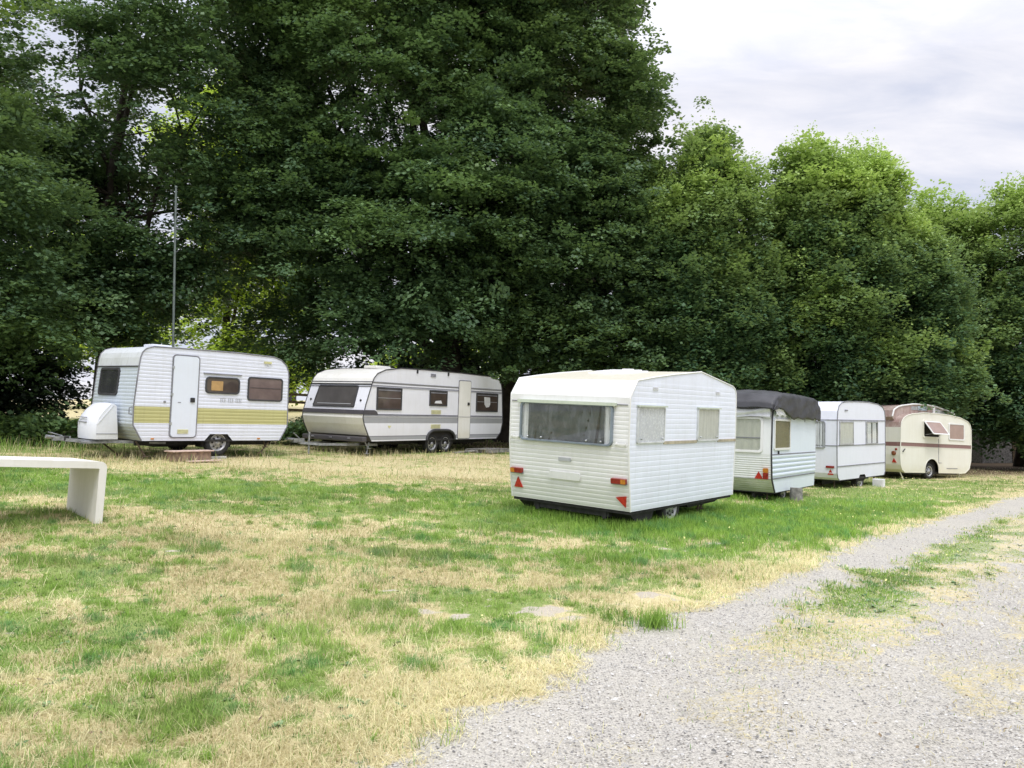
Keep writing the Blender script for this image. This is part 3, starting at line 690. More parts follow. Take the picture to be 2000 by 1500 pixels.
    MB().prism(rrect(.95, 1.17, .62 - .39, .67 - .39, .006, 2), fm, 0, .012).build('nameplate', 'grey_letters', v.root)
    MB().prism(rrect(.80, 1.34, .35 - .39, .46 - .39, .02, 3), fm, .004, .02).build('plate_holder', 'near_rear', v.root)
    mb = MB()
    for x in (1.07, 3.2):
        for k in range(3): mb.box((x, -.008, 1.70 + k * .016), (.15, .014, .006))
    mb.build('side_vent', 'near_trim', v.root)
    RT = Matrix.Rotation(-.095, 3, 'Y'); mb = MB().box((1.95, 1.15, 1.975), (.72, .7, .04), rot=RT).box((1.95, 1.15, 2.0), (.55, .56, .03), rot=RT)
    for x in (1.66, 2.25): mb.box((x, 1.15, 2.01 + (x - 1.95) * .09), (.06, .2, .035))
    mb.build('roof_hatch', 'near_rear', v.root, .01)
    v.wheel(1.79, -.045, .28, w=.11, tw=.15)
    v.steady((3.1, .2, -.02), (3.0, .2, -.26)); v.steady((3.3, .2, -.02), (3.1, .2, -.2)); v.steady((.8, .25, -.1), (.75, .25, -.30), 'chassis'); v.steady((3.1, 1.8, -.02), (3.0, 1.8, -.3))
    mb = MB()
    for w0 in (.4, v.W - .4): mb.tube([(3.4, w0, -.06), (4.5, v.W / 2 + (w0 - v.W / 2) * .3, -.06), (4.9, v.W / 2, -.04)], .04, 4, smooth=False)
    mb.build('drawbar', 'galv', v.root)
    return v
# ---- 4 : caravan under a black tarpaulin --------------------------------------------------
def van4():
    prof = [(.18, 0), (-.03, .28), (-.08, .78), (-.05, 1.52), (.02, 1.68), (.2, 1.86), (.6, 1.93), (2.6, 1.93), (3.2, 1.85), (3.36, 1.65), (3.39, 1.5), (3.39, .76), (3.34, .3), (3.28, 0)]
    v = Van((5.229, 15.913, .172), .963, -.013, .021, 2.0, prof, 'caravan with black tarpaulin over its roof and ribbed lower side')
    v.breaks = [.29, .765]
    v.wall(0, -1, [(.29, .765, .095)], lambda z: 0, ['blue_white'], None, .016)
    v.wall(v.W, 1, [(.29, .765, .095)], lambda z: 0, ['blue_white'], None, .016)
    v.shell(0, 3, ['tarp_rear'], 'rear_panel', [(0, .74, .045)], amp=.004); v.shell(3, 6, ['tarp_rear'], 'rear_top'); v.shell(6, 8, ['roof_grey'], 'roof'); v.shell(8, 13, ['blue_white'], 'front_panel')
    v.rails('darktrim', .017, 0, 5); v.floor(); f = v.side
    for z in (.775, .285): MB().box(((v.smin(z) + v.smax(z)) / 2, -.008, z), (v.smax(z) - v.smin(z) - .02, .016, .018)).build('side_trim', 'greytrim', v.root)
    v.window(f, .06, 1.21, .86, 1.505, .05, 'white_frame', 'cloth', fw=.045, cloth=[(0, 1, 'gold_cloth', 9, .009)], pane='thin_old', label='side window with khaki curtain')
    fe, L = v.endframe(.80, 1.53)
    w = v.window(fe, .17, 1.83, 0, L, .08, 'white_frame', 'cloth', fw=.05, cloth=[(0, 1, 'beige_cloth', 15, .009)], pane='thin', label='wide rear window with beige curtain')
    MB().prism(rrect(.22, 1.78, L * .40, L * .40 + .018, .004, 2), fe, .02, .025).build('window_bar', 'greytrim', w)
    fs, _ = v.endframe(.28, .75)
    MB().prism(rrect(.02, 1.98, -.012, .006, .004, 2), fs, 0, .014).build('seam_strip', 'alu', v.root)
    for side in (0, 1):
        g = (lambda u: v.W - u) if side else (lambda u: u)
        MB().prism([(g(.17), .0), (g(.34), .0), (g(.255), .15)], fs, .006, .025).build('reflector', 'red', v.root)
        l = MB().prism(rrect(min(g(.06), g(.16)), max(g(.06), g(.16)), .0, .13, .01, 2), fs, .006, .05).build('tail_light', 'redlens', v.root)
        MB().prism(rrect(min(g(.06), g(.16)), max(g(.06), g(.16)), .135, .22, .01, 2), fs, .006, .05).build('indicator', 'amber', l)
    v.box('door_catch', 'black', (.36, -.02, .815), (.03, .03, .06))
    MB().box((-.06, .83, .34), (.03, .03, .1)).build('handle', 'black', v.root)
    # tarpaulin: draped skin over the roof, ragged hem
    T = MB(); sect = [(-.16, 1.70), (-.11, 1.85), (.02, 1.99), (.3, 2.055), (1.0, 2.06), (1.9, 2.06), (2.8, 2.06), (3.25, 2.03), (3.44, 1.86), (3.46, 1.60)]
    pl = []
    for (a, za), (b, zb) in zip(sect[:-1], sect[1:]):
        for k in range(6): pl.append((a + (b - a) * k / 6, za + (zb - za) * k / 6))
    pl.append(sect[-1]); nr = len(pl); nw = 34
    def hem(sx): return (1.69 if sx < .62 else 1.62) - .10 * float(sstep(.5, 1.0, sx)) + .02 * math.sin(sx * 9) + .012 * math.sin(sx * 31)
    vs = []
    for i, (sx, sz) in enumerate(pl):
        for k in range(nw + 1):
            t = k / nw
            # across: down near side, over the top, down far side
            if t < .25: q = t / .25; y = -.06 + .0 * q; z = hem(sx) + (sz - .04 - hem(sx)) * q; z = min(z, sz)
            elif t > .75: q = (1 - t) / .25; y = v.W + .06; z = hem(sx) + (sz - .04 - hem(sx)) * q; z = min(z, sz)
            else:
                q = (t - .25) / .5; y = -.06 + (v.W + .12) * q; z = sz + .03 * math.sin(math.pi * q) - .04 * abs(2 * q - 1) ** 8
            wob = .018 * math.sin(sx * 7 + t * 13) + .016 * math.sin(sx * 17 - t * 29) + .012 * math.sin(t * 60 + sx * 3)
            if t < .25: y -= abs(wob) + .02 * (1 - t / .25)
            elif t > .75: y += abs(wob)
            else: z += wob * .5
            xx = sx + (-.03 * abs(math.sin(t * 22)) if i < 6 else 0)
            if i < 3: z = z + .0
            vs.append((xx, y, z))
    fs = [(i * (nw + 1) + k, i * (nw + 1) + k + 1, (i + 1) * (nw + 1) + k + 1, (i + 1) * (nw + 1) + k) for i in range(nr - 1) for k in range(nw)]
    T.add(vs, fs, 0, True)
    o = T.build('tarpaulin', 'black_tarp'); o.matrix_world = v.mw
    md = o.modifiers.new('s', 'SOLIDIFY'); md.thickness = .006
    tag(o, 'black tarpaulin draped over the roof of the ribbed-side caravan', 'tarpaulin')
    mb = MB()
    for x, l in ((2.3, .14), (3.28, .16), (1.3, .06)): mb.tube([(x, -.03, 1.62), (x + .01, -.03, 1.60 - l)], .008, 5)
    h = mb.build('hanging_strap', 'black_tarp', o)
    # white sheet under it
    S = MB(); n = 16
    vs = []
    for i in range(n + 1):
        for k in range(9):
            s_ = i / n; t = k / 8
            vs.append((-.10 - .02 * math.sin(9 * t + 7 * s_) - .02 * t, .02 + 1.96 * s_, 1.50 + .20 * t + .02 * math.sin(11 * s_ + 2 * t) + (.03 if k == 0 else 0) * math.sin(5 * s_)))
    S.add(vs, [(i * 9 + k, i * 9 + k + 1, (i + 1) * 9 + k + 1, (i + 1) * 9 + k) for i in range(n) for k in range(8)], 0, True)
    vs = []
    for i in range(13):
        for k in range(9):
            s_ = i / 12; t = k / 8
            vs.append((.0 + .75 * s_, -.045 - .03 * abs(math.sin(7 * s_ + 5 * t)), 1.56 + .17 * t * (1 - .3 * s_) + .02 * math.sin(13 * s_)))
    S.add(vs, [(i * 9 + k, i * 9 + k + 1, (i + 1) * 9 + k + 1, (i + 1) * 9 + k) for i in range(12) for k in range(8)], 0, True)
    so = S.build('white_sheet', 'white_tarp'); so.matrix_world = v.mw
    tag(so, 'crumpled white sheet showing beneath the black tarpaulin', 'sheet')
    v.wheel(1.6, -.08, .27, w=.3, tw=.15)
    v.steady((.35, .2, -.02), (.35, .2, -.3)); v.steady((3.0, .2, -.02), (3.0, .2, -.28)); v.steady((3.0, 1.8, -.02), (3.0, 1.8, -.28))
    return v
# ---- 5 : plain white caravan ---------------------------------------------------------------
def van5():
    prof = [(.13, 0), (.03, .06), (-.02, .18), (-.02, .91), (0, 1.56), (.04, 1.80), (.13, 1.95), (.32, 2.03), (.66, 2.065), (1.5, 2.08), (2.3, 2.08), (2.98, 2.04), (3.34, 1.97), (3.50, 1.85), (3.55, 1.65), (3.55, .88), (3.52, .1), (3.42, 0)]
    v = Van((8.444, 20.521, .096), .807, -.003, .01, 2.05, prof, 'plain white rounded caravan between tarpaulin-covered one and cream one')
    v.breaks = [.36, .90, 1.57]
    nt = Notch([(0, 1.50, 2.0), (.03, 1.51, 1.99), (.085, 1.58, 1.93)])
    v.wall(0, -1, [], lambda z: 0, ['plain_white'], nt, 0); v.wall(v.W, 1, [], lambda z: 0, ['plain_white'], nt, 0)
    v.shell(0, 4, ['plain_white'], 'rear_panel'); v.shell(4, 9, ['plain_white'], 'rear_top'); v.shell(9, 12, ['roof_grey'], 'roof'); v.shell(12, 17, ['plain_white'], 'front_panel')
    v.rails('greytrim', .013); v.floor(); f = v.side
    for z in (.36, .90, 1.57): MB().box(((v.smin(z) + v.smax(z)) / 2, -.008, z), (v.smax(z) - v.smin(z) - .01, .016, .022)).build('side_trim', 'greytrim' , v.root)
    for z in (.90, 1.57): MB().box((v.smin(z) - .006, v.W / 2, z), (.014, v.W, .018)).build('rear_trim', 'greytrim', v.root)
    v.window(f, .12, 1.08, .91, 1.535, .02, 'alu', 'cloth', fw=.035, cloth=[(0, 1, 'net', 9, .008)], pane='thin_old', label='window with greenish net curtain')
    v.window(f, 2.0, 2.91, .90, 1.545, .02, 'alu', 'cloth', fw=.035, cloth=[(.08, .45, 'white_cloth', 4, .01), (.55, .92, 'white_cloth', 4, .01)], pane='thin', label='window with parted white curtains')
    fe, L = v.endframe(.82, 1.54)
    v.window(fe, .30, 1.75, 0, L, .06, 'alu', 'cloth', fw=.035, cloth=[(.0, .24, 'white_cloth', 5, .012), (.76, 1, 'white_cloth', 5, .012)], pane='thin', label='rear window with curtain drawn aside')
    fs, _ = v.endframe(.12, .5)
    for side in (0, 1):
        g = (lambda u: v.W - u) if side else (lambda u: u)
        MB().prism([(g(.09), .02), (g(.25), .02), (g(.17), .17)], fs, 0, .02).build('reflector', 'red', v.root)
        MB().prism(rrect(min(g(.07), g(.28)), max(g(.07), g(.28)), .20, .255, .01, 2), fs, 0, .045).build('tail_light', 'redlens', v.root)
    v.box('side_vent', 'greytrim', (.6, -.01, 1.83), (.2, .02, .03))
    v.wheel(1.75, -.1, .27, w=.14)
    MB().box((1.75, .2, 0), (.6, .3, .2)).build('wheel_box', 'interior', v.root)
    v.steady((.3, .2, 0), (.3, .2, -.3)); v.steady((3.2, .2, 0), (3.2, .2, -.3)); v.steady((.3, 1.8, 0), (.3, 1.8, -.3))
    return v
# ---- 6 : old cream caravan with maroon stripe ----------------------------------------------
def van6():
    prof = [(.22, 0), (.06, .10), (-.0, .25), (-.02, .57), (0, .97), (.01, 1.45), (.05, 1.62), (.14, 1.74), (.32, 1.83), (.6, 1.90), (1.2, 1.955), (1.9, 1.965), (2.6, 1.94), (3.2, 1.88), (3.6, 1.77), (3.75, 1.65), (3.80, 1.5), (3.81, .9), (3.78, .45), (3.68, .16), (3.45, .02), (3.1, 0)]
    v = Van((12.379, 25.19, .018), .508, -.039, -.003, 2.0, prof, 'farthest cream caravan with maroon stripe and one propped-open window')
    v.breaks = [.845, .965]
    nt = archnotch(1.62, .10, .37, 0.)
    ma = lambda z: 1 if .845 < z < .965 else 0
    v.wall(0, -1, [], ma, ['old_cream', 'maroon'], nt, 0); v.wall(v.W, 1, [], ma, ['old_cream', 'maroon'], nt, 0)
    v.shell(0, 5, ['old_cream', 'maroon'], 'rear_panel', mat_at=lambda z: 1 if .845 < z < .965 else 0, sub=6)
    v.shell(5, 10, ['faded_red'], 'roof_rear', sub=3); v.shell(10, 14, ['faded_red'], 'roof', sub=2); v.shell(14, 21, ['old_cream'], 'front_panel')
    v.rails('old_cream', .016); f = v.side
    MB().box((1.7, 1.0, .0), (2.9, 1.8, .08)).build('chassis', 'chassis', v.root)
    for z in (.835, .975): MB().box((1.9, -.004, z), (3.78, .012, .012)).build('stripe_trim', 'old_cream', v.root)
    # raised roof lantern with white edging
    A = [(-.02, 1.78), (.06, 2.0), (.25, 2.10), (.45, 2.15), (1.04, 2.23), (1.67, 2.25), (2.28, 2.21), (2.94, 2.10), (3.31, 2.0)]
    base = [(3.31, 1.84), (2.6, 1.92), (1.9, 1.955), (1.2, 1.945), (.6, 1.88), (.32, 1.80), (.1, 1.66)]
    L = MB()
    for w in (.30, 1.70):
        fr = Fr((0, w, 0), (1, 0, 0), (0, 0, 1), (0, -1, 0)); L.prism(A + base, fr, -.01, .01)
    for (a, za), (b, zb) in zip(A[:-1], A[1:]): L.add([(a, .30, za), (a, 1.70, za), (b, 1.70, zb), (b, .30, zb)], [(0, 1, 2, 3)])
    L.add([(-.02, .30, 1.78), (-.02, 1.7, 1.78), (.1, 1.7, 1.66), (.1, .3, 1.66)], [(0, 1, 2, 3)])
    rl = L.build('roof_lantern', 'faded_red', v.root)
    for w in (.28, 1.72): MB().tube([(a, w, z + .01) for a, z in A], .028, 6).build('white_edging', 'white_frame', rl)
    fr = Fr((0, .29, 0), (1, 0, 0), (0, 0, 1), (0, -1, 0))
    MB().prism([(1.30, 2.05), (1.78, 2.06), (1.78, 2.19), (1.30, 2.19)], fr, 0, .012).build('lantern_pane', 'glass_sky', rl)
    MB().prism([(.95, 2.05), (1.26, 2.05), (1.26, 2.18), (.95, 2.16)], fr, 0, .012).build('lantern_pane', 'alu', rl)
    MB().prism([(2.22, 2.0), (2.8, 1.96), (2.8, 2.07), (2.22, 2.15)], fr, 0, .012).build('lantern_pane', 'alu', rl)
    MB().prism([(2.08, 1.98), (2.18, 1.98), (2.18, 2.2), (2.08, 2.2)], fr, 0, .04).build('mullion', 'white_frame', rl)
    # windows
    w = MB().ring(rrect(1.13, 2.03, 1.14, 1.73, .06), rrect(1.18, 1.99, 1.19, 1.69, .05), f, 0, .025).build('window', 'old_cream', v.root); w['label'] = 'window propped open with a tan blind pane'
    MB().prism(rrect(1.17, 2.0, 1.18, 1.70, .05), f, 0, .006).build('opening', 'interior', w)  # flat dark panel on the wall, darkness of the room put into its colour
    ang = R_(38); fo = Fr((0, -.03, 1.69), (1, 0, 0), (0, math.sin(ang), math.cos(ang)), (0, -math.cos(ang), math.sin(ang)))
    MB().ring(rrect(1.16, 2.02, -.54, .0, .04), rrect(1.20, 1.98, -.50, -.04, .03), fo, -.01, .012).build('sash', 'white_frame', w)
    MB().prism(rrect(1.195, 1.985, -.505, -.035, .03), fo, -.004, .004).build('pane', 'blind_tan', w)
    for x in (1.25, 1.93): MB().tube([(x, -.02, 1.25), (x, -.33, 1.29)], .006, 5).build('stay', 'alu', w)
    v.window(f, 2.52, 3.40, 1.11, 1.68, .05, 'white_frame', 'solid', fw=.045, pane='blind_tan', label='closed window with tan blind')
    # door seams and handles
    MB().box((1.985, -.004, .76), (.012, .01, .86)).build('door_edge', 'greytrim', v.root)
    MB().box((2.07, -.01, .34), (.12, .014, .014)).build('door_sill', 'greytrim', v.root)
    MB().box((2.72, -.006, .165), (.6, .012, .018)).build('locker_vent', 'greytrim', v.root)
    MB().tube([(.07, -.03, .66), (.17, -.04, .76)], .016, 6).build('grab_handle', 'black', v.root)
    pts = [(nt.pts[i][1], -.004, nt.pts[i][0]) for i in range(len(nt.pts))] + [(nt.pts[i][2], -.004, nt.pts[i][0]) for i in range(len(nt.pts) - 1, -1, -1)]
    MB().tube(pts, .014, 6).build('wheel_arch_trim', 'old_cream', v.root)
    MB().box((1.62, .26, .25), (.72, .3, .48)).build('wheel_box', 'interior', v.root)
    v.wheel(1.56, .06, .26, w=.12, tw=.15)
    fs, _ = v.endframe(.26, .56)
    for side in (0, 1):
        g = (lambda u: v.W - u) if side else (lambda u: u)
        MB().prism([(g(.13), .05), (g(.29), .05), (g(.22), .19)], fs, 0, .02).build('reflector', 'red', v.root)
        l = MB().lathe([(.075, 0), (.075, .035), (.05, .05), (.001, .052)], (-.02, g(.215), .61), (-1, 0, 0), 14).build('tail_light', 'amber_dark', v.root)
        MB().lathe([(.035, 0), (.035, .03), (.001, .032)], (-.01, g(.14), .74), (-1, 0, 0), 12).build('lamp_cap', 'redlens', l)
    fq, _ = v.endframe(1.02, 1.4)
    v.window(fq, .62, 1.40, .02, .36, .05, 'white_frame', 'solid', fw=.04, pane='blind_tan')
    v.steady((.12, .1, .02), (.22, .05, -.24), 'old_cream'); v.steady((3.3, .1, .0), (3.12, .05, -.32), 'old_cream'); v.steady((2.3, .3, .0), (2.3, .3, -.2)); v.steady((.3, 1.85, 0), (.3, 1.85, -.25))
    return v
M['glass_tint'] = thinglass('brown_tinted_acrylic', (.34, .31, .29), 1.3, .10)
M['near_trim'] = paint('trim_white', (.76, .76, .74), amount=.3, low=0)
M['window_alu'] = plain('painted_window_frame', (.60, .62, .62), .5, .1)
M['window_grey'] = plain('grey_window_gasket', (.20, .24, .28), .5)
M['greenish'] = paint('mildewed_rail', (.56, .62, .52), dirt=(.3, .34, .25), amount=.6, low=0)
M['white_frame'] = paint('white_frame', (.76, .76, .75), amount=.25, low=0)
M['glass_sky'] = plain('pale_glass', (.42, .50, .56), .15)
M['amber_dark'] = plain('dark_amber_lens', (.20, .07, .03), .25)
for fn in (van1, van2, van3, van4, van5, van6):
    v = fn()
    if fn is van1: V1 = v
    if fn is van2: V2 = v

# ------------------------------------------------------------------ small things
def yawm(x, y, z, yaw, pit=0., rol=0.): return Matrix.Translation((x, y, z)) @ Matrix.Rotation(yaw, 4, 'Z') @ Matrix.Rotation(pit, 4, 'Y') @ Matrix.Rotation(rol, 4, 'X')
def small():
    # wooden step in front of the striped caravan's door
    p = V1.world((1.12, -.33, -.4)); z = hz(p.x, p.y)
    r = empty('wooden_step', yawm(p.x, p.y, z, .83), 'low wooden box step on the grass below the ribbed caravan\'s door', 'step')
    MB().box((0, 0, .115), (.82, .40, .20)).build('box', 'wood_old', r, .004)
    MB().box((0, -.01, .232), (.92, .48, .025)).build('tread', 'wood_pink', r, .004)
    MB().box((.18, -.36, .02), (.78, .2, .025), rot=Matrix.Rotation(.05, 3, 'Z')).build('ground_board', 'wood_pink', r, .004)
    # block under wheel
    p = V1.world((2.03, .08, -.38)); z = hz(p.x, p.y)
    o = MB().box((0, 0, .0), (.36, .24, .07)).build('paving_block', 'concrete', None, .01); o.matrix_world = yawm(p.x, p.y - .02, z + .02, .83)
    tag(o, 'pale paving block under the wheel of the olive-striped caravan', 'block')
    # mast
    x, y = -9.05, 21.0; z = hz(x, y)
    r = empty('mast', yawm(x + .0, y, z, 0, -.006), 'tall thin grey-green steel pole rising behind the olive-striped caravan', 'pole')
    H = 7.86 - z
    MB().tube([(0, 0, -.2), (0, 0, H * .5), (0, 0, H)], [.036, .033, .028], 10).build('pole', 'mast', r)
    MB().lathe([(.034, -.01), (.034, .03), (.001, .045)], (0, 0, H), (0, 0, 1), 10).build('cap', 'mast', r)
    MB().box((0, 0, .02), (.3, .3, .08)).build('foot', 'concrete', r, .01)
    # pallet and planks by the long caravan
    p = V2.world((5.0, -.5, -.3)); z = hz(p.x, p.y)
    r = empty('pallet', yawm(p.x, p.y, z, .98), 'broken grey pallet lying beside the double-wheeled caravan', 'pallet')
    mb = MB()
    for k in range(6): mb.box((-.5 + k * .2, 0, .13), (.13, .9, .02))
    mb.build('deck', 'wood_grey', r)
    mb = MB()
    for y_ in (-.4, 0, .4): mb.box((0, y_, .07), (1.2, .09, .09))
    mb.build('bearers', 'wood_grey', r)
    p = V2.world((4.1, -.35, -.3))
    o = MB().box((0, 0, .02), (1.0, .16, .04)).build('plank', 'wood_grey', None, .003); o.matrix_world = yawm(p.x, p.y, hz(p.x, p.y) + .03, .75, -.06)
    tag(o, 'loose grey plank leaning by the double wheels', 'plank')
    # stump under tarpaulin caravan
    x, y = 5.98, 16.65; z = hz(x, y)
    o = MB().tube([(0, 0, -.05), (0, 0, .14), (.01, 0, .30)], [.15, .13, .125], 12, smooth=True).build('wood_stump', 'wood_grey'); o.matrix_world = yawm(x, y, z, .3)
    tag(o, 'short log standing under the tarpaulin-covered caravan', 'log')
    x, y = 10.2, 22.0; z = hz(x, y)
    o = MB().box((0, 0, .1), (.16, .3, .24)).build('white_block', 'white_tarp', None, .02); o.matrix_world = yawm(x, y, z, .8)
    tag(o, 'white plastic block under the far end of the plain white caravan', 'block')
    # concrete table
    e = Vector((-.69, .72, 0)).normalized(); l = Vector((-.72, -.69, 0)).normalized()
    zg = .41; H = .70
    X = l.copy(); X.z = .058; X.normalize(); Y = e.copy(); Z = X.cross(Y); Z = Z if Z.z > 0 else -Z
    if X.cross(Y).z < 0: Y = -Y
    mw = Matrix(((X.x, Y.x, Z.x, -4.69), (X.y, Y.y, Z.y, 9.10), (X.z, Y.z, Z.z, zg), (0, 0, 0, 1)))
    sg = 1 if Y.dot(e) > 0 else -1
    r = empty('concrete_table', mw, 'white concrete slab table with one wide panel leg in view', 'table')
    th = .080; Wd = 1.16; Ln = 2.7; R0 = .075
    def bend(x0, s_):
        out = [(x0, -.25)]; inn = [(x0 + s_ * th, -.25)]
        for i in range(7):
            a = math.pi / 2 * i / 6
            out.append((x0 + s_ * (R0 - R0 * math.cos(a)), H - R0 + R0 * math.sin(a)))
        return out, inn
    fr = Fr((0, 0, 0), (1, 0, 0), (0, 0, 1), (0, sg, 0))
    o1, i1 = bend(0, 1)
    leg = o1 + [(th, H), (th, -.25)]
    MB().prism([(0, -.25)] + o1[1:] + [(th + .01, H), (th + .01, H - th), (th, H - th - .01), (th, -.25)], fr, 0, Wd).build('leg', 'concrete_white', r, .006)
    MB().prism([(th + .01, H - th), (th + .01, H), (Ln - th - .01, H), (Ln - th - .01, H - th)], fr, 0, Wd).build('tabletop', 'concrete_white', r)
    MB().prism([(Ln - x_, z_) for x_, z_ in [(0, -.25)] + o1[1:] + [(th + .01, H), (th + .01, H - th), (th, H - th - .01), (th, -.25)]], fr, 0, Wd).build('leg', 'concrete_white', r, .006)
    # fence
    fx0, fx1, fy = -16.5, -5.5, 36.
    r = empty('rail_fence', yawm(fx0, fy, hz(fx0, fy), 0), 'low brown post and rail fence in the dry field beyond the trees', 'fence')
    n = 6
    for i in range(n + 1):
        x = (fx1 - fx0) * i / n; zz = hz(fx0 + x, fy) - hz(fx0, fy)
        MB().box((x, 0, zz + .62), (.14, .12, 1.3)).build('post', 'rail_wood', r, .01)
    for h_ in (.45, .80, 1.15):
        mb = MB()
        for i in range(n):
            x0 = (fx1 - fx0) * i / n; x1 = (fx1 - fx0) * (i + 1) / n
            z0 = hz(fx0 + x0, fy) - hz(fx0, fy) + h_; z1 = hz(fx0 + x1, fy) - hz(fx0, fy) + h_
            mb.add([(x0, -.10, z0 - .055), (x1, -.10, z1 - .055), (x1, -.10, z1 + .055), (x0, -.10, z0 + .055), (x0, -.065, z0 - .055), (x1, -.065, z1 - .055), (x1, -.065, z1 + .055), (x0, -.065, z0 + .055)],
                   [(0, 1, 2, 3), (4, 7, 6, 5), (3, 2, 6, 7), (0, 4, 5, 1)])
        mb.build('rail', 'rail_wood', r)
    # barn far behind
    bx, by = -24.9, 75.; bz = hz(bx, by)
    r = empty('barn', yawm(bx, by, bz - .3, .1), 'distant barn with dark pitched roof glimpsed between the two left caravans', 'barn')
    MB().box((0, 0, 1.5), (7.4, 7, 3.)).build('wall', 'interior', r)
    rf = [(-4.2, 2.8), (0, 5.9), (4.2, 2.8), (4.2, 2.6), (0, 5.6), (-4.2, 2.6)]
    MB().prism(rf, Fr((0, -3.8, 0), (1, 0, 0), (0, 0, 1), (0, 1, 0)), 0, 7.6).build('roof', 'interior', r)
    MB().prism([(-3.7, 2.9), (3.7, 2.9), (0, 5.55)], Fr((0, -3.45, 0), (1, 0, 0), (0, 0, 1), (0, 1, 0)), 0, .1).build('gable', 'interior', r)
    mb = MB()
    for s_ in (-1, 1): mb.tube([(s_ * 4.2, -3.85, 2.7), (0, -3.85, 5.8)], .10, 4, smooth=False)
    mb.build('bargeboard', 'white_frame', r)
    # unclear grey shape beyond the right hedge, modelled as a shed
    x, y = 24.3, 40.; z = hz(x, y)
    r = empty('shed', yawm(x, y, z, .2), 'small grey shed half hidden under the far right trees', 'shed')
    MB().box((0, 0, .75), (2.8, 1.8, 1.7)).build('wall', 'wood_grey', r, .02)
    MB().box((0, 0, 1.63), (3.0, 2.0, .06)).build('roof', 'band_grey', r)
    MB().box((.7, -.91, .6), (.7, .03, 1.3)).build('door', 'rail_wood', r)
small()

